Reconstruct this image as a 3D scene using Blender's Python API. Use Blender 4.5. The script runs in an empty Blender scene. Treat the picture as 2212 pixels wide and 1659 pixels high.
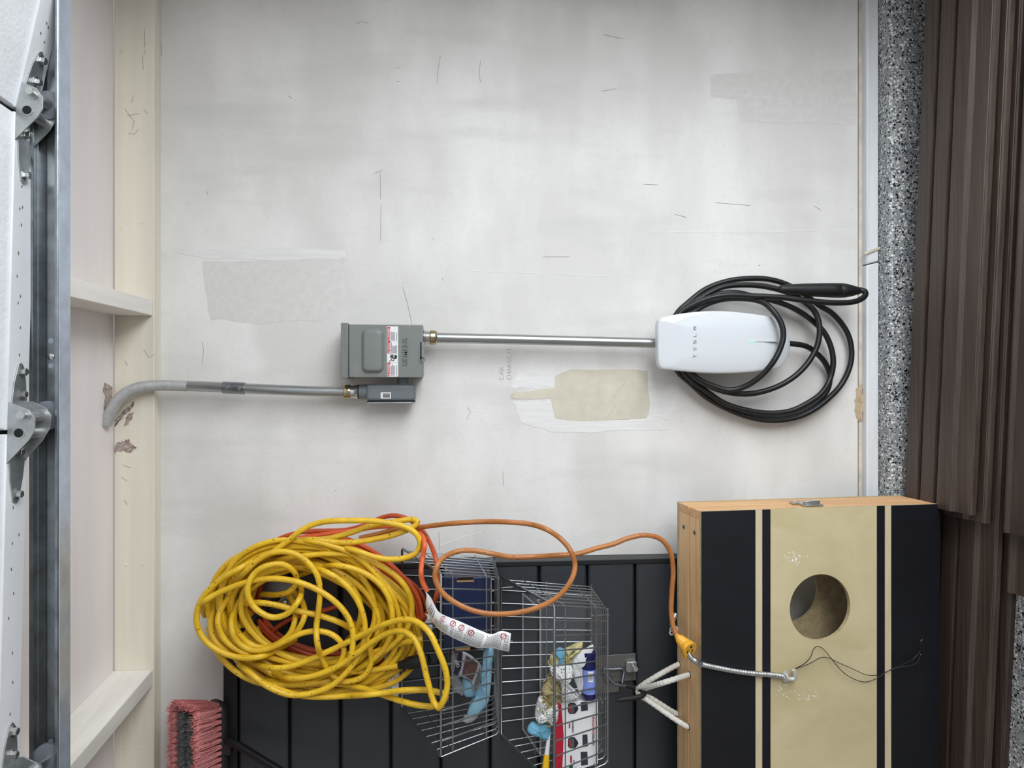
import bpy, math, random
from mathutils import Vector, Matrix

random.seed(7)
S = bpy.context.scene
COL = S.collection
R = math.radians

# ---------------------------------------------------------------- camera, world, light, exposure
F_PX, W_PX, H_PX = 1534.0, 2212.0, 1659.0
D = 1.78          # lens to wall
H = 1.215         # lens above the floor
PITCH = R(4.5)    # the phone looks slightly down
cp, sp = math.cos(PITCH), math.sin(PITCH)
CAM = Vector((0, -D, H))

cam_d = bpy.data.cameras.new('camera')
cam_d.sensor_fit = 'HORIZONTAL'
cam_d.sensor_width = 36.0
cam_d.lens = 36.0 * F_PX / W_PX
cam_d.clip_start = 0.02
cam = bpy.data.objects.new('camera', cam_d)
COL.objects.link(cam)
# the phone is held on its side: picture right = world down, picture up = world +x
ax = Vector((0, -sp, -cp)); ay = Vector((1, 0, 0)); az = Vector((0, -cp, sp))
m = Matrix((ax, ay, az)).transposed().to_4x4()
m.translation = CAM
cam.matrix_world = m
S.camera = cam

S.view_settings.view_transform = 'Standard'
S.view_settings.look = 'None'
S.view_settings.gamma = 1.0
S.view_settings.use_curve_mapping = False
S.view_settings.exposure = -0.29

world = bpy.data.worlds.new('ambient_fill')
S.world = world
world.use_nodes = True
bg = world.node_tree.nodes['Background']
bg.inputs['Color'].default_value = (1.0, 0.945, 0.905, 1)  # warm even fill, stands in for light bounced around inside the garage
bg.inputs['Strength'].default_value = 0.40

def area(name, loc, aim, sx, sy, power, col):
    l = bpy.data.lights.new(name, 'AREA'); l.shape = 'RECTANGLE'
    l.size = sx; l.size_y = sy; l.energy = power; l.color = col
    o = bpy.data.objects.new(name, l); COL.objects.link(o)
    o.location = loc
    o.rotation_euler = (Vector(aim) - Vector(loc)).to_track_quat('-Z', 'Y').to_euler()
    return o
# daylight coming in through the open garage door (low, to the right of the wall)
area('door_daylight', (1.30, -2.05, 0.62), (0.0, -1.75, 0.70), 2.6, 1.15, 87, (0.92, 0.963, 1.0))

# ---------------------------------------------------------------- pixel helpers (2212 x 1659)
def ray(u, v):
    X = (829.5 - v) / F_PX; Z = (1106 - u) / F_PX
    return Vector((X, cp + Z * sp, -sp + Z * cp))
def P(u, v, y):                 # point on the plane y = const seen at pixel (u, v)
    r = ray(u, v); return CAM + r * ((D + y) / r.y)
def PZ(u, v, z):                # the same on the plane z = const (z from the floor)
    r = ray(u, v); return CAM + r * ((z - H) / r.z)
def PPL(u, v, p0, n):           # the same on any plane
    r = ray(u, v); return CAM + r * ((p0 - CAM).dot(n) / r.dot(n))
def zr(z): return z + H         # z from the lens -> z from the floor

# ---------------------------------------------------------------- materials
MATS = {}
def srgb(c):
    def f(x):
        x /= 255.0
        return x / 12.92 if x <= 0.04045 else ((x + 0.055) / 1.055) ** 2.4
    return (f(c[0]), f(c[1]), f(c[2]), 1)
def mat(name, col, rough=0.5, metal=0.0, var=0.08, scale=8.0, bump=0.0, bscale=120.0, stretch=(1, 1, 1),
        coat=0.0, detail=4.0, spec=0.5, col2=None, emit=None, fleck=None):
    if name in MATS: return MATS[name]
    M = bpy.data.materials.new(name); M.use_nodes = True
    nt = M.node_tree; b = nt.nodes['Principled BSDF']
    b.inputs['Roughness'].default_value = rough
    b.inputs['Metallic'].default_value = metal
    b.inputs['Coat Weight'].default_value = coat
    b.inputs['Specular IOR Level'].default_value = spec
    tc = nt.nodes.new('ShaderNodeTexCoord')
    mp = nt.nodes.new('ShaderNodeMapping'); mp.inputs['Scale'].default_value = stretch
    nt.links.new(tc.outputs['Object'], mp.inputs['Vector'])
    nz = nt.nodes.new('ShaderNodeTexNoise'); nz.inputs['Scale'].default_value = scale
    nz.inputs['Detail'].default_value = detail; nz.inputs['Roughness'].default_value = 0.6
    nt.links.new(mp.outputs['Vector'], nz.inputs['Vector'])
    mix = nt.nodes.new('ShaderNodeMix'); mix.data_type = 'RGBA'
    c = srgb(col)
    if col2 is None:
        a = tuple(max(0, x * (1 - 2.2 * var)) for x in c[:3]) + (1,)
        d = tuple(min(1, x * (1 + 1.2 * var)) for x in c[:3]) + (1,)
    else:
        a, d = srgb(col2), c
    mix.inputs['A'].default_value = a; mix.inputs['B'].default_value = d
    rp = nt.nodes.new('ShaderNodeMapRange'); rp.inputs['From Min'].default_value = 0.3; rp.inputs['From Max'].default_value = 0.7
    nt.links.new(nz.outputs['Fac'], rp.inputs['Value'])
    nt.links.new(rp.outputs['Result'], mix.inputs['Factor'])
    out = mix.outputs['Result']
    if fleck:                    # scattered small dirt marks: (colour, scale, share)
        nf = nt.nodes.new('ShaderNodeTexNoise'); nf.inputs['Scale'].default_value = fleck[1]; nf.inputs['Detail'].default_value = 2
        nt.links.new(mp.outputs['Vector'], nf.inputs['Vector'])
        gt = nt.nodes.new('ShaderNodeMapRange'); gt.inputs['From Min'].default_value = fleck[2]; gt.inputs['From Max'].default_value = fleck[2] + 0.05
        nt.links.new(nf.outputs['Fac'], gt.inputs['Value'])
        m3 = nt.nodes.new('ShaderNodeMix'); m3.data_type = 'RGBA'; m3.inputs['B'].default_value = srgb(fleck[0])
        nt.links.new(gt.outputs['Result'], m3.inputs['Factor']); nt.links.new(out, m3.inputs['A']); out = m3.outputs['Result']
    nt.links.new(out, b.inputs['Base Color'])
    if bump > 0:
        n2 = nt.nodes.new('ShaderNodeTexNoise'); n2.inputs['Scale'].default_value = bscale; n2.inputs['Detail'].default_value = 3
        nt.links.new(mp.outputs['Vector'], n2.inputs['Vector'])
        bp = nt.nodes.new('ShaderNodeBump'); bp.inputs['Strength'].default_value = bump; bp.inputs['Distance'].default_value = 0.002
        nt.links.new(n2.outputs['Fac'], bp.inputs['Height'])
        nt.links.new(bp.outputs['Normal'], b.inputs['Normal'])
    if emit:
        b.inputs['Emission Color'].default_value = srgb(emit[0]); b.inputs['Emission Strength'].default_value = emit[1]
    MATS[name] = M
    return M

def mat_speckle(name, dark=1.0):
    M = bpy.data.materials.new(name); M.use_nodes = True
    nt = M.node_tree; b = nt.nodes['Principled BSDF']
    b.inputs['Roughness'].default_value = 0.42
    tc = nt.nodes.new('ShaderNodeTexCoord')
    nzd = nt.nodes.new('ShaderNodeTexNoise'); nzd.inputs['Scale'].default_value = 60
    nt.links.new(tc.outputs['Object'], nzd.inputs['Vector'])
    add = nt.nodes.new('ShaderNodeVectorMath'); add.operation = 'MULTIPLY_ADD'
    nt.links.new(nzd.outputs['Color'], add.inputs[0]); add.inputs[1].default_value = (0.004,) * 3
    nt.links.new(tc.outputs['Object'], add.inputs[2])
    col = None
    base = nt.nodes.new('ShaderNodeTexNoise'); base.inputs['Scale'].default_value = 25
    nt.links.new(tc.outputs['Object'], base.inputs['Vector'])
    bm_ = nt.nodes.new('ShaderNodeMix'); bm_.data_type = 'RGBA'
    bm_.inputs['A'].default_value = srgb((126, 130, 133)); bm_.inputs['B'].default_value = srgb((158, 161, 163))
    nt.links.new(base.outputs['Fac'], bm_.inputs['Factor'])
    col = bm_.outputs['Result']
    def chips(sc, lo, hi, size, rgb, off):
        nonlocal col
        mp = nt.nodes.new('ShaderNodeMapping'); mp.inputs['Location'].default_value = off
        nt.links.new(add.outputs['Vector'], mp.inputs['Vector'])
        vo = nt.nodes.new('ShaderNodeTexVoronoi'); vo.inputs['Scale'].default_value = sc
        nt.links.new(mp.outputs['Vector'], vo.inputs['Vector'])
        sx = nt.nodes.new('ShaderNodeSeparateColor'); nt.links.new(vo.outputs['Color'], sx.inputs['Color'])
        g1 = nt.nodes.new('ShaderNodeMath'); g1.operation = 'GREATER_THAN'; g1.inputs[1].default_value = lo
        nt.links.new(sx.outputs['Red'], g1.inputs[0])
        g2 = nt.nodes.new('ShaderNodeMath'); g2.operation = 'LESS_THAN'; g2.inputs[1].default_value = hi
        nt.links.new(sx.outputs['Red'], g2.inputs[0])
        g3 = nt.nodes.new('ShaderNodeMath'); g3.operation = 'LESS_THAN'; g3.inputs[1].default_value = size
        nt.links.new(vo.outputs['Distance'], g3.inputs[0])
        m1 = nt.nodes.new('ShaderNodeMath'); m1.operation = 'MULTIPLY'
        nt.links.new(g1.outputs[0], m1.inputs[0]); nt.links.new(g2.outputs[0], m1.inputs[1])
        m2 = nt.nodes.new('ShaderNodeMath'); m2.operation = 'MULTIPLY'
        nt.links.new(m1.outputs[0], m2.inputs[0]); nt.links.new(g3.outputs[0], m2.inputs[1])
        mx = nt.nodes.new('ShaderNodeMix'); mx.data_type = 'RGBA'
        nt.links.new(m2.outputs[0], mx.inputs['Factor']); nt.links.new(col, mx.inputs['A'])
        mx.inputs['B'].default_value = srgb(rgb)
        col = mx.outputs['Result']
    chips(230, 0.55, 0.80, 0.42, (196, 197, 197), (0.3, 0.1, 0.7))
    chips(140, 0.66, 0.90, 0.44, (226, 227, 226), (0, 0, 0))
    chips(210, 0.66, 0.84, 0.44, (26, 28, 34), (5.1, 2.2, 1.3))
    chips(125, 0.76, 0.92, 0.42, (18, 20, 26), (1.7, 3.3, 0.4))
    chips(170, 0.62, 0.86, 0.46, (214, 215, 214), (2.9, 0.7, 5.2))
    chips(185, 0.72, 0.90, 0.44, (30, 32, 38), (7.7, 1.1, 2.5))
    nt.links.new(col, b.inputs['Base Color'])
    n2 = nt.nodes.new('ShaderNodeTexVoronoi'); n2.inputs['Scale'].default_value = 190
    nt.links.new(add.outputs['Vector'], n2.inputs['Vector'])
    bp = nt.nodes.new('ShaderNodeBump'); bp.inputs['Strength'].default_value = 0.35; bp.inputs['Distance'].default_value = 0.002
    nt.links.new(n2.outputs['Distance'], bp.inputs['Height']); nt.links.new(bp.outputs['Normal'], b.inputs['Normal'])
    MATS[name] = M
    return M

def mat_wood(name, light, dark, axis=(1, 14, 14), scale=5.0, rough=0.55, bump=0.15, mid=0.5):
    M = bpy.data.materials.new(name); M.use_nodes = True
    nt = M.node_tree; b = nt.nodes['Principled BSDF']; b.inputs['Roughness'].default_value = rough
    tc = nt.nodes.new('ShaderNodeTexCoord'); mp = nt.nodes.new('ShaderNodeMapping'); mp.inputs['Scale'].default_value = axis
    nt.links.new(tc.outputs['Object'], mp.inputs['Vector'])
    n1 = nt.nodes.new('ShaderNodeTexNoise'); n1.inputs['Scale'].default_value = scale; n1.inputs['Detail'].default_value = 8
    n1.inputs['Distortion'].default_value = 0.7; n1.inputs['Roughness'].default_value = 0.6
    nt.links.new(mp.outputs['Vector'], n1.inputs['Vector'])
    cr = nt.nodes.new('ShaderNodeValToRGB')
    cr.color_ramp.elements[0].position = mid - 0.18; cr.color_ramp.elements[0].color = srgb(dark)
    cr.color_ramp.elements[1].position = mid + 0.12; cr.color_ramp.elements[1].color = srgb(light)
    nt.links.new(n1.outputs['Fac'], cr.inputs['Fac']); nt.links.new(cr.outputs['Color'], b.inputs['Base Color'])
    bp = nt.nodes.new('ShaderNodeBump'); bp.inputs['Strength'].default_value = bump; bp.inputs['Distance'].default_value = 0.001
    nt.links.new(n1.outputs['Fac'], bp.inputs['Height']); nt.links.new(bp.outputs['Normal'], b.inputs['Normal'])
    MATS[name] = M
    return M

def mat_wall(name):
    M = bpy.data.materials.new(name); M.use_nodes = True
    nt = M.node_tree; b = nt.nodes['Principled BSDF']; b.inputs['Roughness'].default_value = 0.62
    tc = nt.nodes.new('ShaderNodeTexCoord')
    def noise(scale, detail, stretch=(1, 1, 1), off=(0, 0, 0)):
        mp = nt.nodes.new('ShaderNodeMapping'); mp.inputs['Scale'].default_value = stretch; mp.inputs['Location'].default_value = off
        nt.links.new(tc.outputs['Object'], mp.inputs['Vector'])
        n = nt.nodes.new('ShaderNodeTexNoise'); n.inputs['Scale'].default_value = scale; n.inputs['Detail'].default_value = detail
        nt.links.new(mp.outputs['Vector'], n.inputs['Vector']); return n.outputs['Fac']
    def rng(x, a, c):
        r = nt.nodes.new('ShaderNodeMapRange'); r.inputs['From Min'].default_value = a; r.inputs['From Max'].default_value = c
        nt.links.new(x, r.inputs['Value']); return r.outputs['Result']
    def mix(fac, A, B, k=None):
        if k is not None:
            mm = nt.nodes.new('ShaderNodeMath'); mm.operation = 'MULTIPLY'; mm.inputs[1].default_value = k
            nt.links.new(fac, mm.inputs[0]); fac = mm.outputs[0]
        x = nt.nodes.new('ShaderNodeMix'); x.data_type = 'RGBA'; nt.links.new(fac, x.inputs['Factor'])
        for n_, val in (('A', A), ('B', B)):
            if isinstance(val, tuple): x.inputs[n_].default_value = val
            else: nt.links.new(val, x.inputs[n_])
        return x.outputs['Result']
    c = mix(rng(noise(2.2, 5, (1, 1, 2.2)), 0.42, 0.62), srgb((224, 222, 218)), srgb((240, 238, 235)))
    c = mix(rng(noise(4.5, 6, (2.6, 1, 0.6), (3, 1, 2)), 0.52, 0.70), c, srgb((212, 211, 206)), 0.55)
    c = mix(rng(noise(90, 4, (1, 1, 1), (1, 5, 2)), 0.55, 0.75), c, srgb((206, 205, 202)), 0.22)
    nt.links.new(c, b.inputs['Base Color'])
    bp = nt.nodes.new('ShaderNodeBump'); bp.inputs['Strength'].default_value = 0.22; bp.inputs['Distance'].default_value = 0.0015
    add = nt.nodes.new('ShaderNodeMath'); add.operation = 'ADD'
    nt.links.new(noise(160, 3), add.inputs[0]); nt.links.new(noise(14, 5, (3, 1, 1)), add.inputs[1])
    nt.links.new(add.outputs[0], bp.inputs['Height']); nt.links.new(bp.outputs['Normal'], b.inputs['Normal'])
    MATS[name] = M
    return M

def mat_clear(name, col=(235, 240, 242), alpha=0.12, rough=0.06):
    M = bpy.data.materials.new(name); M.use_nodes = True
    nt = M.node_tree; b = nt.nodes['Principled BSDF']
    b.inputs['Roughness'].default_value = rough; b.inputs['Specular IOR Level'].default_value = 0.7
    tc = nt.nodes.new('ShaderNodeTexCoord'); n = nt.nodes.new('ShaderNodeTexNoise'); n.inputs['Scale'].default_value = 30
    nt.links.new(tc.outputs['Object'], n.inputs['Vector'])
    mr = nt.nodes.new('ShaderNodeMapRange'); mr.inputs['To Min'].default_value = alpha * 0.6; mr.inputs['To Max'].default_value = alpha * 1.4
    nt.links.new(n.outputs['Fac'], mr.inputs['Value']); nt.links.new(mr.outputs['Result'], b.inputs['Alpha'])
    b.inputs['Base Color'].default_value = srgb(col)
    MATS[name] = M
    return M

def mat_dots(name, base, dot, scale=160.0, size=0.28):
    M = bpy.data.materials.new(name); M.use_nodes = True
    nt = M.node_tree; b = nt.nodes['Principled BSDF']; b.inputs['Roughness'].default_value = 0.9
    tc = nt.nodes.new('ShaderNodeTexCoord')
    vo = nt.nodes.new('ShaderNodeTexVoronoi'); vo.inputs['Scale'].default_value = scale; vo.inputs['Randomness'].default_value = 0.15
    nt.links.new(tc.outputs['Object'], vo.inputs['Vector'])
    lt = nt.nodes.new('ShaderNodeMath'); lt.operation = 'LESS_THAN'; lt.inputs[1].default_value = size
    nt.links.new(vo.outputs['Distance'], lt.inputs[0])
    x = nt.nodes.new('ShaderNodeMix'); x.data_type = 'RGBA'; nt.links.new(lt.outputs[0], x.inputs['Factor'])
    x.inputs['A'].default_value = srgb(base); x.inputs['B'].default_value = srgb(dot)
    nt.links.new(x.outputs['Result'], b.inputs['Base Color'])
    MATS[name] = M
    return M

# ---------------------------------------------------------------- mesh builder
def catmull(pts, step=0.006, closed=False):
    pts = [Vector(p) for p in pts]
    n = len(pts)
    if n < 3: 
        k = max(2, int((pts[1] - pts[0]).length / step)); return [pts[0].lerp(pts[1], i / k) for i in range(k + 1)]
    out = []
    segs = n if closed else n - 1
    for i in range(segs):
        if closed:
            p0, p1, p2, p3 = pts[(i - 1) % n], pts[i], pts[(i + 1) % n], pts[(i + 2) % n]
        else:
            p1, p2 = pts[i], pts[i + 1]
            p0 = pts[i - 1] if i > 0 else p1 * 2 - p2
            p3 = pts[i + 2] if i + 2 < n else p2 * 2 - p1
        L = (p2 - p1).length
        k = max(2, int(L / step))
        # centripetal form
        t0 = 0.0; t1 = t0 + max(1e-5, (p1 - p0).length) ** 0.5; t2 = t1 + max(1e-5, L) ** 0.5; t3 = t2 + max(1e-5, (p3 - p2).length) ** 0.5
        for j in range(k):
            t = t1 + (t2 - t1) * j / k
            A1 = p0 * ((t1 - t) / (t1 - t0)) + p1 * ((t - t0) / (t1 - t0))
            A2 = p1 * ((t2 - t) / (t2 - t1)) + p2 * ((t - t1) / (t2 - t1))
            A3 = p2 * ((t3 - t) / (t3 - t2)) + p3 * ((t - t2) / (t3 - t2))
            B1 = A1 * ((t2 - t) / (t2 - t0)) + A2 * ((t - t0) / (t2 - t0))
            B2 = A2 * ((t3 - t) / (t3 - t1)) + A3 * ((t - t1) / (t3 - t1))
            out.append(B1 * ((t2 - t) / (t2 - t1)) + B2 * ((t - t1) / (t2 - t1)))
    if not closed: out.append(pts[-1])
    return out

class MB:
    def __init__(s): s.v = []; s.f = []; s.mi = []; s.cur = 0
    def face(s, idx): s.f.append(tuple(idx)); s.mi.append(s.cur)
    def box(s, lo, hi, M=None):
        x0, y0, z0 = lo; x1, y1, z1 = hi
        b = len(s.v)
        c = [(x0, y0, z0), (x1, y0, z0), (x1, y1, z0), (x0, y1, z0), (x0, y0, z1), (x1, y0, z1), (x1, y1, z1), (x0, y1, z1)]
        s.v += [tuple(M @ Vector(p)) if M else p for p in c]
        for q in ((0, 3, 2, 1), (4, 5, 6, 7), (0, 1, 5, 4), (1, 2, 6, 5), (2, 3, 7, 6), (3, 0, 4, 7)): s.face([b + i for i in q])
        return s
    def hexa(s, pts):            # 8 corners in box order
        b = len(s.v); s.v += [tuple(p) for p in pts]
        for q in ((0, 3, 2, 1), (4, 5, 6, 7), (0, 1, 5, 4), (1, 2, 6, 5), (2, 3, 7, 6), (3, 0, 4, 7)): s.face([b + i for i in q])
        return s
    def prism(s, poly, dvec):    # poly: 3D points, extruded by dvec
        b = len(s.v); n = len(poly); dv = Vector(dvec)
        s.v += [tuple(p) for p in poly] + [tuple(Vector(p) + dv) for p in poly]
        s.face([b + i for i in range(n)]); s.face([b + n + i for i in reversed(range(n))])
        for i in range(n): s.face((b + i, b + n + i, b + n + (i + 1) % n, b + (i + 1) % n))
        return s
    def quad(s, pts):
        b = len(s.v); s.v += [tuple(p) for p in pts]; s.face(range(b, b + len(pts))); return s
    def tube(s, pts, r, n=10, closed=False, cap=True, flat=None):
        pts = [Vector(p) for p in pts]; N = len(pts); b = len(s.v)
        T = []
        for i in range(N):
            if closed: t = pts[(i + 1) % N] - pts[i - 1]
            else: t = pts[min(i + 1, N - 1)] - pts[max(i - 1, 0)]
            T.append(t.normalized() if t.length > 1e-9 else Vector((0, 0, 1)))
        up = Vector((0, 1, 0)) if abs(T[0].y) < 0.9 else Vector((1, 0, 0))
        nrm = (up - T[0] * up.dot(T[0])).normalized()
        for i in range(N):
            nrm = nrm - T[i] * nrm.dot(T[i])
            nrm = nrm.normalized() if nrm.length > 1e-6 else Vector((1, 0, 0))
            bi = T[i].cross(nrm)
            rr = r[i] if isinstance(r, (list, tuple)) else r
            for k in range(n):
                a = 2 * math.pi * k / n
                s.v.append(tuple(pts[i] + (nrm * math.cos(a) + bi * math.sin(a)) * rr))
        for i in range(N if closed else N - 1):
            j = (i + 1) % N
            for k in range(n):
                s.face((b + i * n + k, b + i * n + (k + 1) % n, b + j * n + (k + 1) % n, b + j * n + k))
        if cap and not closed:
            s.face([b + k for k in reversed(range(n))]); s.face([b + (N - 1) * n + k for k in range(n)])
        return s
    def cyl(s, a, c, r, n=20, r2=None): return s.tube([a, c], [r, r if r2 is None else r2], n)
    def ball(s, c, r, n=12, m_=8, sc=(1, 1, 1), jit=0.0, seed=0):
        rnd = random.Random(seed); b = len(s.v); c = Vector(c)
        s.v.append(tuple(c + Vector((0, 0, -r * sc[2]))))
        for i in range(1, m_):
            ph = -math.pi / 2 + math.pi * i / m_
            for k in range(n):
                a = 2 * math.pi * k / n; q = r * (1 + rnd.uniform(-jit, jit))
                s.v.append(tuple(c + Vector((q * math.cos(ph) * math.cos(a) * sc[0], q * math.cos(ph) * math.sin(a) * sc[1], q * math.sin(ph) * sc[2]))))
        s.v.append(tuple(c + Vector((0, 0, r * sc[2])))); e = len(s.v) - 1
        for k in range(n):
            s.face((b, b + 1 + (k + 1) % n, b + 1 + k)); s.face((e, b + 1 + (m_ - 2) * n + k, b + 1 + (m_ - 2) * n + (k + 1) % n))
        for i in range(m_ - 2):
            for k in range(n):
                s.face((b + 1 + i * n + k, b + 1 + i * n + (k + 1) % n, b + 1 + (i + 1) * n + (k + 1) % n, b + 1 + (i + 1) * n + k))
        return s
    def lathe(s, o, axis, prof, n=24):      # prof: (along, radius)
        o = Vector(o); a = Vector(axis).normalized()
        pts = [o + a * t for t, _ in prof]
        b = len(s.v)
        up = Vector((0, 0, 1)) if abs(a.z) < 0.9 else Vector((1, 0, 0))
        e1 = (up - a * up.dot(a)).normalized(); e2 = a.cross(e1)
        for (t, r), p in zip(prof, pts):
            for k in range(n):
                q = 2 * math.pi * k / n
                s.v.append(tuple(p + (e1 * math.cos(q) + e2 * math.sin(q)) * r))
        for i in range(len(prof) - 1):
            for k in range(n):
                s.face((b + i * n + k, b + i * n + (k + 1) % n, b + (i + 1) * n + (k + 1) % n, b + (i + 1) * n + k))
        s.face([b + k for k in reversed(range(n))]); s.face([b + (len(prof) - 1) * n + k for k in range(n)])
        return s
    def mesh(s, name, smooth=True, angle=35):
        me = bpy.data.meshes.new(name); me.from_pydata(s.v, [], s.f)
        if any(s.mi): me.polygons.foreach_set('material_index', s.mi)
        me.update()
        if smooth:
            me.polygons.foreach_set('use_smooth', [True] * len(me.polygons))
            me.set_sharp_from_angle(angle=R(angle))
        return me

def link(name, me, mats, parent=None, bev=0.0, seg=2):
    if not isinstance(mats, (list, tuple)): mats = [mats]
    if not me.materials:
        for q in mats: me.materials.append(MATS[q] if isinstance(q, str) else q)
    o = bpy.data.objects.new(name, me); COL.objects.link(o)
    if parent is not None:
        o.parent = parent; o.matrix_parent_inverse = WM[parent.name].inverted()
    WM[o.name] = Matrix.Identity(4)
    if bev > 0:
        md = o.modifiers.new('bevel', 'BEVEL'); md.width = bev; md.segments = seg; md.limit_method = 'ANGLE'; md.angle_limit = R(40)
    return o
WM = {}
def part(name, mb, mats, parent, bev=0.0, smooth=True, angle=35, label=None, kind=None, seg=2):
    o = link(name, mb.mesh(name, smooth, angle), mats, parent, bev, seg)
    if label: o['label'] = label
    if kind: o['kind'] = kind
    return o
def tag(o, label, cat, group=None, kind=None):
    o['label'] = label; o['category'] = cat
    if group: o['group'] = group
    if kind: o['kind'] = kind
    return o
def thing(name, label, cat, loc, group=None):
    o = bpy.data.objects.new(name, None); COL.objects.link(o); o.location = loc
    o.empty_display_size = 0.03
    WM[o.name] = Matrix.Translation(Vector(loc))
    return tag(o, label, cat, group)
def struct(name, mb, mats, label, bev=0.0, smooth=True):
    o = part(name, mb, mats, None, bev, smooth); o['kind'] = 'structure'; o['label'] = label; return o

def text_mb(txt, size, org, xd=(1, 0, 0), yd=(0, 0, 1), depth=0.0, align='LEFT', spacing=1.0, bold=0.0, sx=1.0):
    cu = bpy.data.curves.new('t', 'FONT'); cu.body = txt; cu.size = size; cu.extrude = depth; cu.align_x = align
    cu.space_character = spacing; cu.resolution_u = 3; cu.offset = bold
    ob = bpy.data.objects.new('t', cu); COL.objects.link(ob)
    dg = bpy.context.evaluated_depsgraph_get(); dg.update()
    me = bpy.data.meshes.new_from_object(ob.evaluated_get(dg))
    xd = Vector(xd).normalized(); yd = Vector(yd).normalized(); zd = xd.cross(yd); org = Vector(org)
    mb = MB(); mb.v = [tuple(org + xd * (q.co.x * sx) + yd * q.co.y + zd * q.co.z) for q in me.vertices]
    mb.f = [tuple(p.vertices) for p in me.polygons]; mb.mi = [0] * len(mb.f)
    bpy.data.objects.remove(ob); bpy.data.curves.remove(cu); bpy.data.meshes.remove(me)
    return mb
def merge(*mbs):
    o = MB()
    for q in mbs:
        b = len(o.v); o.v += q.v; o.f += [tuple(b + i for i in f) for f in q.f]; o.mi += q.mi
    return o

# ---------------------------------------------------------------- material list
mat_wall('wall_paint')
mat_speckle('chip_floor')
mat('ledger_cream', (236, 229, 212), 0.6, var=0.05, scale=6, bump=0.12, bscale=40, stretch=(0.15, 3, 3))
mat('ceiling_pink', (240, 232, 230), 0.65, var=0.04, scale=4, bump=0.06, bscale=60, stretch=(0.3, 2, 2))
mat('joist_white', (238, 234, 226), 0.6, var=0.05, scale=9, bump=0.15, bscale=50, stretch=(3, 0.3, 3))
mat('base_white', (228, 231, 234), 0.55, var=0.05, scale=12, bump=0.3, bscale=90, stretch=(0.2, 2, 2))
mat('base_beige', (214, 205, 188), 0.7, var=0.12, scale=18, bump=0.2)
mat('patch_beige', (216, 210, 192), 0.7, var=0.05, scale=22, bump=0.08)
mat('brush_white', (236, 235, 233), 0.55, var=0.03, scale=20, bump=0.25, bscale=30, stretch=(5, 1, 0.6))
mat('matte_grey', (225, 223, 219), 0.8, var=0.03, scale=60, bump=0.15, bscale=200)
mat('scuff_dark', (128, 123, 116), 0.9, var=0.2, scale=60)
mat('scuff_light', (250, 250, 248), 0.7, var=0.03, scale=40)
mat('raw_wood_chip', (206, 192, 182), 0.9, var=0.3, scale=170, col2=(120, 96, 88))
mat('rust_stain', (206, 190, 164), 0.9, var=0.3, scale=70, col2=(172, 146, 110))
mat('pencil', (140, 138, 142), 0.8, var=0.25, scale=200)
mat('galvanised', (150, 156, 160), 0.34, 0.9, var=0.16, scale=26, bump=0.05)
mat('galvanised_bright', (182, 192, 206), 0.32, 0.45, var=0.08, scale=30)
mat('hinge_steel', (190, 193, 193), 0.36, 0.85, var=0.10, scale=40)
mat('zinc', (205, 207, 205), 0.22, 0.95, var=0.06, scale=60)
mat('zinc_yellow', (196, 188, 160), 0.22, 0.95, var=0.25, scale=70, col2=(160, 138, 98))
mat('emt', (176, 180, 180), 0.30, 0.9, var=0.07, scale=40, stretch=(3, 3, 0.4))
mat('emt_painted', (186, 187, 186), 0.55, 0.35, var=0.07, scale=90, bump=0.1)
mat('roller_nylon', (122, 126, 134), 0.4, var=0.08)
mat('dark_hole', (14, 14, 15), 0.8, var=0.1)
mat('door_white', (232, 234, 237), 0.5, var=0.02, scale=20, bump=0.5, bscale=160, stretch=(1, 1, 1))
mat('stile_white', (228, 229, 232), 0.45, var=0.02, scale=10)
mat('disc_grey', (128, 132, 129), 0.42, var=0.025, scale=30)
mat('lb_grey', (112, 118, 122), 0.45, var=0.04, scale=40, bump=0.06)
mat('gasket', (28, 30, 34), 0.6, var=0.1)
mat('label_white', (240, 240, 240), 0.45, var=0.02)
mat('label_red', (205, 40, 58), 0.45, var=0.03)
mat('ink', (34, 34, 38), 0.6, var=0.1)
mat('ink_grey', (88, 88, 92), 0.6, var=0.1)
mat('gloss_white', (222, 226, 230), 0.07, var=0.006, scale=5, coat=0.3)
mat('body_white', (226, 229, 231), 0.28, var=0.01, scale=5)
mat('logo_grey', (176, 178, 181), 0.4, var=0.03)
mat('green_light', (130, 250, 180), 0.4, emit=((150, 250, 190), 0.8))
mat('cable_black', (22, 22, 24), 0.42, var=0.15, scale=30, bump=0.05, bscale=200)
mat('plug_black', (26, 26, 28), 0.5, var=0.15, scale=60, bump=0.12, bscale=300)
mat('cord_yellow', (240, 198, 44), 0.42, var=0.10, scale=34, bump=0.1, bscale=120, col2=(218, 172, 34), fleck=((120, 92, 28), 170, .66))
mat('cord_orange', (198, 84, 42), 0.45, var=0.12, scale=30, bump=0.1, bscale=120, col2=(172, 66, 34), fleck=((96, 44, 26), 150, .68))
mat('cord_bright', (228, 102, 52), 0.45, var=0.08, scale=30, bump=0.1)
mat('cord_tan', (190, 124, 66), 0.45, var=0.12, scale=26, bump=0.1, bscale=120, col2=(168, 104, 52), fleck=((104, 66, 36), 150, .67))
mat('slat_metal', (62, 66, 72), 0.38, 0.25, var=0.06, scale=4)
mat('slat_black', (10, 10, 11), 0.6, var=0.1)
mat('slat_frame', (40, 42, 46), 0.4, 0.3, var=0.05)
mat('wire_grey', (150, 153, 156), 0.32, 0.85, var=0.06)
mat('bracket_steel', (132, 132, 130), 0.38, 0.75, var=0.06, scale=30)
mat('hook_rod', (96, 99, 104), 0.36, 0.6, var=0.06)
mat('vinyl_black', (20, 20, 21), 0.62, var=0.15, scale=80, bump=0.15, bscale=200)
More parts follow.
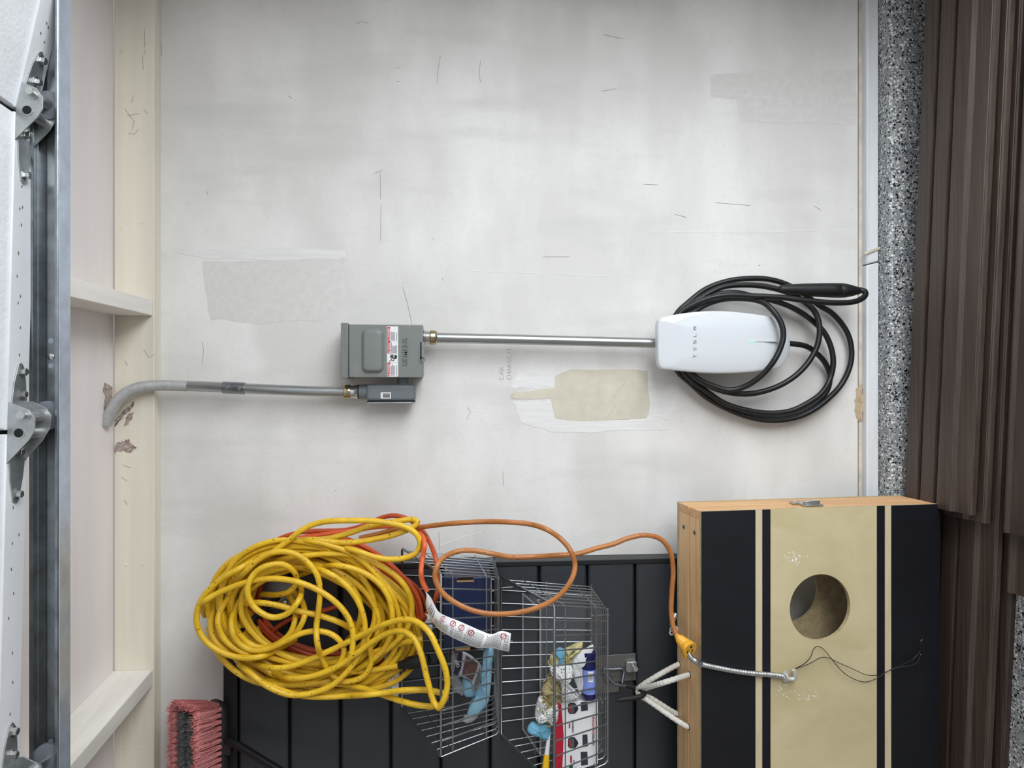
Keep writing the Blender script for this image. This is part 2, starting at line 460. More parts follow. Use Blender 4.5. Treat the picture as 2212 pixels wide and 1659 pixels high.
mat('rope', (246, 240, 231), 0.85, var=0.12, scale=300, bump=0.9, bscale=330)
mat_wood('board_top', (212, 197, 158), (196, 180, 138), (2.2, 9, 0.7), 3.2, 0.5, 0.05)
mat('board_cream', (214, 196, 162), 0.5, var=0.05, scale=8, stretch=(1, 4, 6))
mat_wood('board_black', (15, 16, 25), (8, 9, 14), (3, 9, 1.2), 4, 0.5, 0.05)
mat_wood('pine', (240, 200, 150), (218, 174, 122), (0.8, 14, 14), 4, 0.55, 0.1)
mat_wood('pine_end', (234, 188, 136), (206, 156, 106), (14, 6, 0.8), 4, 0.55, 0.1)
mat('ply_edge', (196, 176, 136), 0.7, var=0.12, scale=60)
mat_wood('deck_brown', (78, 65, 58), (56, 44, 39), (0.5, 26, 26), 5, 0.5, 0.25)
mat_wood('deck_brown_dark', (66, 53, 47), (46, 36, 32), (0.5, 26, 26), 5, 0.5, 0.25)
mat_wood('deck_grey', (112, 102, 96), (78, 70, 66), (0.5, 26, 26), 5, 0.5, 0.25)
mat('navy_card', (22, 36, 74), 0.42, var=0.1, scale=14, stretch=(0.3, 1, 6), bump=0.3, bscale=14)
mat('kraft', (182, 144, 100), 0.8, var=0.1, scale=60)
mat('blue_pouch', (156, 204, 224), 0.2, var=0.14, scale=30, bump=0.6, bscale=60, col2=(108, 162, 196))
mat('pouch_purple', (34, 26, 58), 0.35, var=0.1)
mat('pouch_silver', (176, 178, 182), 0.3, 0.3, var=0.12, scale=40)
mat('pouch_brown', (96, 66, 58), 0.4, var=0.3, scale=60, col2=(40, 36, 52))
mat('can_blue', (24, 26, 84), 0.25, var=0.05)
mat('label_blue', (128, 152, 226), 0.4, var=0.04)
mat('bag_white', (226, 226, 228), 0.4, var=0.04, scale=20, bump=0.4, bscale=30)
mat('mop_yellow', (206, 196, 142), 0.9, var=0.2, scale=90, bump=0.8, bscale=160)
mat('mop_tan', (186, 170, 128), 0.9, var=0.2, scale=90, bump=0.8, bscale=160)
mat_dots('dotted_cloth', (232, 232, 230), (70, 72, 82))
mat('cloth_blue', (120, 182, 212), 0.85, var=0.08, scale=60, bump=0.3)
mat('carton_white', (240, 240, 241), 0.42, var=0.01)
mat('carton_red', (190, 28, 56), 0.42, var=0.04)
mat('handle_yellow', (246, 196, 30), 0.35, var=0.04)
mat('plastic_white', (232, 233, 234), 0.35, var=0.02)
mat('leaf_green', (30, 80, 62), 0.5, var=0.1)
mat('drawer_dark', (56, 56, 66), 0.45, var=0.15, scale=60)
mat_clear('acrylic', alpha=0.022)
mat_clear('cellophane', alpha=0.22, rough=0.12)
mat('bristle_pink', (244, 172, 168), 0.8, var=0.16, scale=160, bump=0.6, bscale=500, stretch=(3, 1, 1), col2=(208, 116, 118))
mat('bristle_grey', (122, 126, 124), 0.9, var=0.2, scale=160, bump=0.7, bscale=400)
mat('brush_block', (40, 34, 35), 0.5, var=0.15, scale=30)
mat('rod_black', (30, 32, 36), 0.35, 0.3, var=0.08)
mat('flex_steel', (198, 200, 200), 0.26, 0.95, var=0.08, scale=60)
mat('strap_white', (214, 214, 210), 0.45, 0.3, var=0.05)
mat('socket_orange', (240, 176, 52), 0.4, var=0.05, scale=40)
mat('wire_black', (26, 26, 30), 0.5, var=0.1)
mat('floor_bulb', (200, 204, 208), 0.1, 0.4, var=0.1)

# ---------------------------------------------------------------- the room
XL, XR = -2.1, 1.03
Z_WTOP, Z_LB, Z_CEIL = zr(0.735), zr(0.7125), zr(0.806)
Z_WB, Z_BT, Z_CURB = zr(-1.047), zr(-1.0605), zr(-1.0941)
Y_CURB = -0.062

wall = struct('wall_back', MB().box((XL, 0, Z_WB), (XR, 0.10, Z_CEIL)), 'wall_paint', 'white painted garage wall with scuffs and patched paint')
struct('floor', MB().box((XL, -4.2, -0.08), (XR + 3.0, 0.02, 0.0)), 'chip_floor', 'grey garage floor with black and white epoxy chips')
ceil_ = struct('ceiling', MB().box((XL, -3.6, Z_CEIL), (XR, -0.036, Z_CEIL + 0.05)), 'ceiling_pink', 'painted board ceiling above the joists')
led = struct('trim_1', MB().box((XL, -0.038, Z_LB), (XR, 0.0, zr(0.8035))), 'ledger_cream', 'cream painted ledger board along the top of the wall', bev=0.002)
curb = struct('trim_2', MB().box((XL, Y_CURB, 0.0), (XR, 0.06, Z_CURB)), 'chip_floor', 'concrete curb with epoxy chips under the wall', bev=0.010)
# sill strip and base boards
base = struct('baseboard_back', MB().box((XL, 0.004, Z_CURB), (XR, 0.09, Z_WB - 0.0045)), 'base_beige', 'weathered white base boards under the wall with a beige seam')
part('seam_gap', MB().box((XL, 0.018, Z_WB - 0.006), (XR, 0.08, Z_WB + 0.0005)), 'gasket', base)
xj = P(1885, 572, -0.018).x
def bplank(x0, x1, sl0, sl1):
    lo, hi = Z_CURB + 0.001, Z_BT
    y0, y1 = -0.019, 0.02
    return MB().hexa([(x0 + sl0, y0, lo), (x1 + sl1, y0, lo), (x1 + sl1, y1, lo), (x0 + sl0, y1, lo), (x0, y0, hi), (x1, y0, hi), (x1, y1, hi), (x0, y1, hi)])
part('plank', bplank(XL, xj - 0.0012, 0, 0.008), 'base_white', base, bev=0.004)
part('plank', bplank(xj + 0.0012, XR, 0.008, 0), 'base_white', base, bev=0.004)
a, b_ = P(1867, 549, -0.0195), P(1900, 536, -0.0195)
part('paint_chip', MB().tube([a, a.lerp(b_, .5), b_], [0.004, 0.0048, 0.0042], 8), 'base_beige', base)
# the lower right side of the door opening
struct('wall_right', MB().box((XR, -0.62, 0.0), (XR + 0.12, 0.1, Z_CEIL)), 'wall_paint', 'white wall return beside the garage door opening')

# joists running out from the ledger
def joist(pa, pb, zb, side):
    a = PZ(pa[0], pa[1], zb); c = PZ(pb[0], pb[1], zb)
    d = (c - a); d /= -d.y
    a0 = a + d * (a.y + 0.038); e = a0 + d * 3.3
    w = 0.0375 * side
    pts = []
    for z in (zb, Z_CEIL + 0.001):
        pts += [(a0.x, a0.y, z), (a0.x + w, a0.y, z), (e.x + w, e.y, z), (e.x, e.y, z)]
    return MB().hexa(pts)
part('joist', joist((330.4, 682.3), (152, 641.8), zr(0.7156), 1), 'joist_white', ceil_, bev=0.002)
part('joist', joist((329.5, 1447), (205, 1592), zr(0.7156), -1), 'joist_white', ceil_, bev=0.002)

# ---- wall marks: bare patch, brushed paint, seams and scuffs
def blob(pts, y, amp=2.0, seed=1, sub=6):
    rnd = random.Random(seed); out = []
    n = len(pts)
    for i in range(n):
        a, c = Vector(pts[i]), Vector(pts[(i + 1) % n])
        for k in range(sub):
            q = a.lerp(c, k / sub)
            out.append((q.x + rnd.uniform(-amp, amp), q.y + rnd.uniform(-amp, amp)))
    return [P(u, v, y) for u, v in out]
def decal(name, pts, m_, y, amp=2.0, seed=1, sub=6, parent=None):
    mb = MB(); poly = blob(pts, y, amp, seed, sub)
    mb.prism(poly, (0, 0.0006, 0))
    return part(name, mb, m_, parent or wall, smooth=False)
C3 = lambda x, y: (1000 + x / 4.9156, 740 + y / 4.9156)
patch = [C3(*q) for q in ((985, 352), (1060, 320), (1150, 282), (1300, 285), (1410, 292), (1600, 280), (1800, 284), (1960, 300), (1965, 450), (1975, 560),
         (1985, 640), (1970, 760), (1950, 800), (1700, 818), (1450, 832), (1250, 838), (1100, 825), (985, 800), (960, 720), (945, 640), (930, 592), (700, 600), (510, 596), (505, 560), (540, 530), (700, 520), (850, 492), (978, 480))]
decal('paint_patch', patch, 'patch_beige', -0.0008, 0.7, 3, 5)
decal('primer_patch', [(436, 562), (745, 560), (748, 640), (700, 690), (560, 700), (455, 690)], 'matte_grey', -0.0004, 3, 5)
decal('primer_patch', [(1535, 160), (1850, 150), (1850, 270), (1600, 262), (1590, 215), (1535, 210)], 'matte_grey', -0.0004, 2, 6)
#decal('primer_patch', [(940, 265), (1110, 255), (1230, 300), (1180, 400), (1000, 420), (930, 360)], 'matte_grey', -0.0004, 6, 7)
decal('brushed_paint', [(380, 545), (560, 532), (745, 540), (748, 557), (600, 561), (440, 558)], 'brush_white', -0.0006, 2, 8)
decal('brushed_paint', [(1120, 800), (1195, 808), (1196, 835), (1150, 840), (1105, 838)], 'brush_white', -0.0006, 3, 9)
decal('brushed_paint', [(1108, 868), (1188, 865), (1200, 905), (1420, 908), (1440, 930), (1200, 935), (1130, 915)], 'brush_white', -0.0006, 3, 10)
decal('brushed_paint', [(1404, 800), (1462, 812), (1470, 860), (1440, 905), (1404, 900), (1400, 850)], 'brush_white', -0.0006, 3, 11)
#decal('brushed_paint', [(1780, 900), (1848, 930), (1848, 1078), (1700, 1075), (1740, 1000)], 'brush_white', -0.0004, 4, 12)
decal('rust_stain', [(1850, 838), (1862, 830), (1866, 870), (1862, 905), (1853, 912), (1846, 880)], 'rust_stain', -0.0008, 2, 13)
decal('rust_stain', [(1857, 845), (1868, 842), (1871, 880), (1866, 905), (1858, 900)], 'rust_stain', 0.0032, 1.5, 14, parent=base)

def strokes(name, lst, w, m_, y, parent=None):
    mb = MB()
    for pts in lst:
        q = [P(u, v, y) for u, v in pts]
        mb.tube(q, w, 5)
    o = part(name, mb, m_, parent or wall); o['kind'] = 'stuff'; return o
A4 = lambda x, y: (340 + x / 2.7645, y / 2.7645)
A5 = lambda x, y: (1100 + x / 2.7654, y / 2.7654)
dark = [[(821, 372), (822, 430)], [(823, 445), (822, 520)], [(870, 620), (880, 655), (890, 700)], [(1038, 130), (1035, 160), (1038, 178)], [(955, 600), (958, 606)],
        [A4(1185, 142), A4(1220, 128), A4(1260, 138)], [A4(1690, 335), A4(1675, 420), A4(1670, 500)], [A4(780, 570), A4(805, 588)], [A4(295, 1140), A4(298, 1165)],
        [A4(1300, 1035), A4(1345, 1015)], [A4(1430, 405), A4(1445, 405)], [A4(1430, 485), A4(1445, 486)], [A4(1213, 1355), A4(1216, 1357)], [A4(1646, 1420), A4(1647, 1436)],
        [A5(1230, 1210), A5(1440, 1227)], [A5(990, 1280), A5(1060, 1298)], [A5(550, 545), A5(640, 530)], [A5(800, 1100), A5(890, 1104)], [A5(200, 1534), A5(360, 1533)],
        [A5(1820, 1228), A5(1862, 1256)], [A5(2046, 1248), A5(2052, 1253)], [A5(1488, 1585), A5(1500, 1586)], [A5(560, 205), A5(680, 232)],
        [(722, 1060), (728, 1058)], [(1086, 1020), (1088, 1050)], [(948, 1150), (949, 1185)], [(440, 750), (437, 785)], [(437, 738), (438, 748)],
        [(348, 90), (349, 120)], [(345, 172), (347, 176)], [(346, 322), (347, 325)], [(1234, 838), (1238, 840)], [(1235, 852), (1238, 854)], [(1234, 873), (1238, 875)], [(1357, 853), (1361, 855)],
        [(1010, 880), (1016, 889), (1008, 905)], [(1330, 872), (1322, 888), (1308, 905)], [(1352, 826), (1336, 842), (1325, 862)]]
strokes('scuff_mark', dark, 0.0003, 'scuff_dark', -0.0006)
light = [[(500, 250), (560, 280), (640, 292)], [(852, 560), (862, 600), (866, 612)], [(380, 120), (470, 165)], [(1500, 200), (1600, 206), (1700, 214)], [(1300, 205), (1480, 205), (1590, 217)],
         [(1000, 885), (1040, 890)], [(950, 1180), (1000, 1160), (1040, 1150)], [(1400, 500), (1600, 503), (1830, 497)], [(1000, 585), (1200, 592), (1330, 598)]]
strokes('brush_ridge', light, 0.0005, 'scuff_light', -0.0002)
# pencilled words
def pencil_word(letters, u0, vs, hgt, wid):
    out = []
    for ch, v in zip(letters, vs):
        g = {'C': [[(.9, .9), (.4, 1), (.05, .6), (.1, .2), (.5, 0), (.95, .12)]], 'A': [[(0, 0), (.5, 1), (1, 0)], [(.2, .4), (.8, .4)]],
             'R': [[(.05, 0), (.05, 1), (.7, .95), (.75, .6), (.1, .5), (.95, 0)]], 'H': [[(.05, 0), (.05, 1)], [(.9, 0), (.9, 1)], [(.05, .5), (.9, .5)]],
             'G': [[(.9, .85), (.4, 1), (.05, .5), (.3, 0), (.9, .05), (.9, .4), (.55, .4)]], 'E': [[(.9, 1), (.05, 1), (.05, 0), (.9, 0)], [(.05, .5), (.7, .5)]], 'I': [[(.4, 0), (.4, 1)]]}[ch]
        for st in g: out.append([(u0 - q[1] * hgt, v - q[0] * wid) for q in st])
    return out
strokes('pencil_note', pencil_word('CAR', 1088, (821, 810, 800), 9, 8) + pencil_word('CHARGEII', 1104, (820, 811, 802, 793, 784, 775, 765, 758), 9, 7), 0.00035, 'pencil', -0.0004)
# ledger marks, chipped wood where the pipe passes, nail heads
strokes('scuff_mark', [[(262, 105), (262, 115)], [(312, 62), (313, 118)], [(308, 118), (309, 150)], [(270, 235), (280, 250), (290, 262), (285, 280)], [(275, 250), (300, 245)], [(278, 288), (290, 290), (300, 278)],
        [(311, 236), (318, 246)], [(288, 205), (284, 222)], [(270, 780), (275, 790)], [(310, 755), (322, 772), (334, 765)], [(268, 1080), (275, 1090)], [(265, 1005), (282, 1010)], [(262, 1030), (275, 1040)]], 0.0003, 'scuff_dark', -0.0384, led)
decal('raw_wood_chip', [(248, 908), (270, 884), (289, 868), (290, 877), (268, 897), (248, 922)], 'raw_wood_chip', -0.0386, 1.5, 21, parent=led)
decal('raw_wood_chip', [(274, 898), (288, 889), (284, 903), (275, 918), (268, 922)], 'raw_wood_chip', -0.0386, 2.5, 22, parent=led)
decal('raw_wood_chip', [(247, 958), (266, 955), (276, 948), (284, 960), (296, 968), (282, 976), (260, 972), (248, 980)], 'raw_wood_chip', -0.0386, 3, 23, parent=led)
for u, v in ((261, 107), (312, 105), (262, 492), (306, 481), (272, 1220), (309, 1219), (267, 1614), (306, 1617), (308, 854)):
    c = P(u, v, -0.038); part('nail_head', MB().lathe(c + Vector((0, 0.001, 0)), (0, -1, 0), [(0, .0035), (.0018, .0035), (.0022, .003)], 12), 'ledger_cream', led)
# hole in the ceiling corner for the pipe
mb = MB(); zc = Z_CEIL - 0.0006
hole = [PZ(u, v, zc) for u, v in ((226, 826), (243, 836), (243, 870), (240, 905), (228, 915), (224, 880), (228, 855), (222, 845))]
mb.prism(hole, (0, 0, 0.0005))
part('broken_hole', mb, 'raw_wood_chip', ceil_, smooth=False)

# ---------------------------------------------------------------- overhead door and its track
Z_DOOR = zr(0.652)
JX = [0.4084, -0.0705, -0.600, -1.12]
YAW = math.atan(0.0417)
door = bpy.data.objects.new('door_1', None); COL.objects.link(door)
door.location = (-0.07, -0.69, Z_DOOR); WM[door.name] = Matrix.Translation(door.location)
door['kind'] = 'structure'; door['label'] = 'white sectional garage door rolled up overhead'
def dmat(xj, tilt):   # frame at a joint: local x along the door, y across, z up
    base_ = Matrix.Translation(Vector((-0.0705, -0.69, 0))) @ Matrix.Rotation(YAW, 4, 'Z') @ Matrix.Translation(Vector((0.0705, 0.69, 0)))
    return base_ @ Matrix.Translation(Vector((xj, 0, Z_DOOR))) @ Matrix.Rotation(tilt, 4, 'Y')
def section(xj, length, tilt):
    M = dmat(xj, tilt); g = 0.003
    sec = part('section', MB().box((g, -3.1, 0.004), (length - g, -0.690, 0.045), M), 'door_white', door, bev=0.003)
    part('end_stile', MB().box((g, -0.692, 0.0), (length - g, -0.640, 0.042), M), 'stile_white', sec, bev=0.002)
    mb = MB(); rnd = random.Random(int(xj * 1000) + 5)
    x = 0.12
    while x < length - 0.1:
        for k in range(rnd.choice((1, 1, 2))):
            c = M @ Vector((x + rnd.uniform(-.012, .012), -0.668 + rnd.uniform(-.010, .012), 0.0002))
            mb.ball(c, 0.0027, 8, 4, (1.3, 0.8, 0.15))
        x += rnd.uniform(0.03, 0.055)
    q = part('dimple', mb, 'scuff_dark', sec); q['kind'] = 'stuff'
    return M
for q_ in JX[:3]:
    part('joint_shade_strip', MB().box((-.004, -3.1, .012), (.004, -.642, .03), dmat(q_, 0)), 'gasket', door)  # added dark strip, imitates the shade in the gap between door sections
section(JX[3], JX[2] - JX[3], 0); section(JX[2], JX[1] - JX[2], 0); section(JX[1], JX[0] - JX[1], 0)
section(JX[0], 0.51, R(10.5))
ex = JX[0] + 0.51 * math.cos(R(10.5)); ez = -0.51 * math.sin(R(10.5))
M = dmat(ex, 0) @ Matrix.Translation(Vector((0, 0, ez))) @ Matrix.Rotation(R(58), 4, 'Y')
part('section', MB().box((0.003, -3.1, 0.0), (0.50, -0.640, 0.045), M), 'door_white', door, bev=0.003)

def hinge(xj, tilt):
    M = dmat(xj, 0); MU = dmat(xj, tilt)
    TU = lambda x, y, z: MU @ Vector((x, y, z))
    T = lambda x, y, z: M @ Vector((x, y, z))
    off = -(xj + .0705) * .0417     # the roller stays inside the straight track
    h = part('hinge', MB().prism([TU(.014, -.690, -.0024), TU(.014, -.645, -.0024), TU(.075, -.652, -.0024), TU(.098, -.658, -.0024), TU(.104, -.664, -.0024), TU(.100, -.671, -.0024), TU(.075, -.680, -.0024)], MU.to_3x3() @ Vector((0, 0, .0022)))
             .prism([T(-.012, -.690, -.0022), T(-.012, -.645, -.0022), T(-.07, -.654, -.0022), T(-.100, -.662, -.0022), T(-.106, -.668, -.0022), T(-.102, -.676, -.0022), T(-.07, -.684, -.0022)], M.to_3x3() @ Vector((0, 0, .0022))), 'hinge_steel', door, bev=0.0006, smooth=False)
    lug = [(.044, 0), (.040, -.012), (.033, -.029), (.020, -.038), (.002, -.038), (-.012, -.030), (-.046, 0)]
    part('bracket', MB().prism([T(x, -.691, z) for x, z in lug], M.to_3x3() @ Vector((0, .0022, 0))), 'hinge_steel', h, bev=0.0005, smooth=False)
    lug2 = [(.046, 0), (.046, -.010), (.036, -.030), (.024, -.038), (.004, -.036), (-.014, -.026), (-.044, 0)]
    part('bracket', MB().prism([T(x, -.649, z) for x, z in lug2], M.to_3x3() @ Vector((0, .0022, 0))), 'hinge_steel', h, bev=0.0005, smooth=False)
    part('sleeve', MB().cyl(T(.0245, -.692, -.0235), T(.0245, -.640, -.0235), .0088, 20), 'hinge_steel', h)
    part('sleeve', MB().cyl(T(-.001, -.692, -.0165), T(-.001, -.640, -.0165), .0088, 20), 'hinge_steel', h)
    part('sleeve_bore', MB().cyl(T(-.001, -.6925, -.0165), T(-.001, -.690, -.0165), .0064, 20), 'dark_hole', h)
    part('roller_stem', MB().cyl(T(.0245, -.701, -.0235), T(.0245, -.612 + off, -.0235), .0056, 16), 'zinc', h)
    part('roller', MB().lathe(T(.0245, -.634 + off, -.0225), M.to_3x3() @ Vector((0, 1, 0)), [(0, .017), (.002, .0225), (.009, .0225), (.012, .019)], 32), 'roller_nylon', h)
    for bx, by in ((.090, -.664), (-.092, -.668), (-.030, -.668), (.056, -.664)):
        mb = MB().lathe((TU if bx > 0 else T)(bx, by, -.0020), (MU if bx > 0 else M).to_3x3() @ Vector((0, 0, -1)), [(0, .0085), (.0014, .0085), (.0015, .0060), (.0075, .0058), (.0082, .0048)], 6)
        part('bolt', mb, 'zinc', h, smooth=False)
hinge(JX[0], R(10.5)); hinge(JX[1], 0); hinge(JX[2], 0)

# track: C channel open towards the room
tr = thing('door_track', 'galvanised steel roller track under the ceiling beside the garage door', 'track', (0, -0.625, zr(0.606)))
yb, zl, zu, lip = -0.612, zr(0.6066), zr(0.655), 0.027
prof = [(yb, zl), (yb - lip, zl), (yb - lip - .002, zl + .003), (yb - lip - .002, zl + .006), (yb - lip, zl + .0062), (yb - lip, zl + .0025), (yb - .004, zl + .0022), (yb - .0025, zl + .004), (yb - .0025, zl + .014), (yb - .0045, zl + .018), (yb - .0045, zu - .018), (yb - .0025, zu - .014),
        (yb - .0025, zu - .004), (yb - .004, zu - .0025), (yb - .018, zu - .0025), (yb - .022, zu - .008), (yb - .024, zu - .008), (yb - .0205, zu), (yb, zu)]
part('channel', MB().prism([(XL, y, z) for y, z in prof], (1.05 - XL, 0, 0)), 'galvanised', tr, angle=25)
part('lower_flange', MB().box((XL, yb - lip - .0024, zl - .0013), (1.05, yb + .0008, zl - .0001)), 'galvanised_bright', tr)  # brighter bluish copy of the track metal: reflected door light put into the colour
for u, v, big in ((110, 771, 1), (110, 736, 0), (110, 790, 0), (110, 1602, 0)):
    c = P(u, v, yb - .0046)
    part('track_bolt' if big else 'track_hole', MB().lathe(c + Vector((0, .002, 0)), (0, -1, 0), [(0, .0055), (.003, .0052), (.0042, .003)] if big else [(0, .0042), (.0022, .0042)], 14), 'zinc' if big else 'galvanised_bright', tr)

# ---------------------------------------------------------------- conduits
def lathe_z(c, prof, n=28): return MB().lathe(c, (0, 0, -1), prof, n)
def pipe(pts, r, n=20, rib=0.0, step=0.004):
    q = catmull(pts, step)
    if rib: rr = [r * (1 + (rib if i % 2 else -rib)) for i in range(len(q))]
    else: rr = r
    return MB().tube(q, rr, n)
c1 = thing('bent_conduit', 'grey steel conduit bending over the ledger into the ceiling', 'conduit', P(505, 838, -0.047))
yk = -0.048
up_pts = [P(228, 918, -.078), P(236, 897, -.078), P(252, 868, -.076), P(272, 849, -.072), P(300, 837, -.066), P(335, 833, -.058), P(370, 833, -.052), P(405, 834, yk)]
part('painted_bend', pipe(up_pts, .0128), 'emt_painted', c1, label='grey painted bend of the conduit')
part('pipe', pipe([P(400, 834, yk), P(440, 835, yk), P(505, 838, yk), P(600, 842, yk), P(680, 845, yk), P(748, 846.5, yk)], .0122), 'emt', c1)
a, c = P(482, 837, yk), P(529, 839, yk)
cpl = part('coupling', MB().tube([a, a.lerp(c, .48), a.lerp(c, .49), a.lerp(c, .51), a.lerp(c, .52), c], [.0142, .0142, .0136, .0136, .0142, .0142], 28), 'galvanised', c1, angle=25)
for u in (490, 517):
    s_ = P(u, 838.5, yk - .0145)
    part('screw', MB().lathe(s_ + Vector((0, .003, 0)), (0, -1, 0), [(0, .0042), (.004, .0042), (.005, .0034)], 16), 'zinc', cpl)
a = P(742, 846.5, yk)
cn = part('compression_nut', lathe_z(P(743, 846.5, yk), [(0, .0135), (.002, .0168), (.012, .0175), (.016, .0165), (.0165, .0150)]), 'zinc_yellow', c1)
part('connector_body', lathe_z(P(757, 846.5, yk), [(0, .0150), (.008, .0150), (.013, .0162), (.018, .0178), (.0185, .0150)]), 'zinc', c1)
part('seal_ring', lathe_z(P(774.5, 846.5, yk), [(0, .0176), (.0025, .0176)]), 'gasket', c1)

c2 = thing('straight_conduit', 'silver steel conduit running down from the disconnect box to the charger', 'conduit', P(1180, 735, -0.045))
part('pipe', pipe([P(934, 729.5, yk), P(1100, 733, yk), P(1260, 737, yk), P(1424, 741, yk)], .0122, rib=.012, step=0.0022), 'emt', c2, angle=60)
part('connector_body', lathe_z(P(914.5, 728.5, yk), [(0, .0150), (.002, .0172), (.005, .0172), (.006, .0152), (.016, .0152)]), 'zinc', c2)
part('compression_nut', lathe_z(P(928.5, 729, yk), [(0, .0160), (.002, .0176), (.011, .0176), (.016, .0160), (.018, .0135)]), 'zinc_yellow', c2)

# ---- LB fitting
lb = thing('conduit_body', 'grey elbow conduit fitting with a barcode sticker under the disconnect box', 'conduit fitting', P(840, 849, -.03))
yf = -0.072
x0, x1 = P(840, 866, yf).x, P(840, 830, yf).x
z0, z1 = P(896.5, 849, yf).z, P(791, 849, yf).z
part('body', MB().box((x0, yf, z0), (x1, -0.018, z1)), 'lb_grey', lb, bev=0.007, seg=4)
part('hub', MB().cyl(P(774, 846.5, yk), P(800, 846.5, yk), .0172, 28, .0185), 'lb_grey', lb)
zc_ = P(872, 820, yk).z; xc_ = P(872, 828, yk)
part('hub', MB().cyl((x1 - .004, yk, zc_), (P(872, 812, yk).x, yk, zc_), .0155, 24), 'lb_grey', lb)
part('gasket', MB().box((x0 - .003, yf + .003, z0 + .001), (x0, -.022, z1 - .001)), 'gasket', lb, bev=.001)
cv = part('cover', MB().box((x0 - .006, yf + .004, z0 + .002), (x0 - .003, -.023, z1 - .002)), 'galvanised_bright', lb, bev=.001)
for zz in (z0 + .008, z1 - .008):
    part('screw', MB().lathe((x0 - .0055, yf + .018, zz), (-1, 0, 0), [(0, .0035), (.002, .003)], 12), 'zinc', cv)
st = part('sticker', MB().box((P(829, 861, yf).x, yf - .0005, P(844.5, 855, yf).z), (P(829, 847.5, yf).x, yf - .0001, P(822.5, 850, yf).z)), 'label_white', lb)
mb = MB(); rnd = random.Random(3); xx = P(834, 859, yf).x; xe = P(834, 850, yf).x
while xx < xe:
    w = rnd.choice((.0004, .0006, .0009)); mb.box((xx, yf - .0008, P(842.5, 855, yf).z), (xx + w, yf - .0004, P(827, 855, yf).z)); xx += w + rnd.choice((.0004, .0006))
part('barcode', mb, 'ink', st)

# ---- disconnect box
YF = -0.096
bx = thing('disconnect_box', 'grey steel electrical disconnect box with red danger label', 'disconnect box', P(825, 757, -.04))
X0, X1 = P(825, 815.5, YF).x, P(825, 701, YF).x
zb_, zt_ = P(913.5, 757, YF).z, P(737, 757, YF).z
part('enclosure', MB().box((X0 + .003, YF + .012, zb_ + .002), (X1 - .003, -.004, zt_)), 'disc_grey', bx, bev=.002)
mb = MB().box((X0, YF, zb_), (X1, YF + .030, P(753, 757, YF).z))
part('cover', mb, 'disc_grey', bx, bev=.0022, seg=3)
part('hood', MB().hexa([(X0 - .002, YF - .006, P(752.5, 757, YF).z), (X1 + .003, YF - .006, P(752.5, 757, YF).z), (X1 + .003, -.003, P(752.5, 757, YF).z), (X0 - .002, -.003, P(752.5, 757, YF).z),
                        (X0 - .002, YF - .004, zt_), (X1 + .003, YF - .004, zt_), (X1 + .003, -.003, zt_ + .003), (X0 - .002, -.003, zt_ + .003)]), 'disc_grey', bx, bev=.0016)
# raised pad
def rounded(cx, cz, hx, hz, r, n=8):
    out = []
    for sx, sz, a0 in ((1, 1, 0), (-1, 1, 90), (-1, -1, 180), (1, -1, 270)):
        for k in range(n + 1):
            a = R(a0 + 90 * k / n); out.append((cx + sx * (hx - r) + r * math.cos(a), cz + sz * (hz - r) + r * math.sin(a)))
    return out
def pad(rings, close=True):
    mb = MB(); n = len(rings[0][0]); 
    for pts, y in rings: mb.v += [(x, y, z) for x, z in pts]
    for i in range(len(rings) - 1):
        for k in range(n): mb.face((i * n + k, i * n + (k + 1) % n, (i + 1) * n + (k + 1) % n, (i + 1) * n + k))
    mb.face([(len(rings) - 1) * n + k for k in range(n)])
    return mb
ca, cb = P(781, 709, YF), P(830, 806, YF)
cx, cz, hx, hz = (ca.x + cb.x) / 2, (ca.z + cb.z) / 2, abs(ca.x - cb.x) / 2, abs(ca.z - cb.z) / 2
rs = []
for ins, dy in ((0, 0.0005), (.001, -.0008), (.003, -.0045), (.0055, -.0085), (.008, -.0098), (.011, -.0102)):
    rs.append((rounded(cx, cz, hx - ins, hz - ins, max(.003, .014 - ins * .6)), YF + dy))
part('raised_pad', pad(rs), 'disc_grey', bx, angle=70)
# embossed maker's name
t = text_mb('SIEMENS', .0168, (P(880, 790, YF).x, YF + .0004, P(880.5, 790, YF).z), depth=.0028, sx=.98, spacing=1.02, bold=.0001)
wanted = P(875, 729, YF).x - P(875, 790, YF).x
xs = [q[0] for q in t.v]; k = wanted / (max(xs) - min(xs)); x_ = min(xs); t.v = [(x_ + (q[0] - x_) * k, q[1], q[2]) for q in t.v]
part('raised_lettering', t, 'disc_grey', bx, smooth=False)
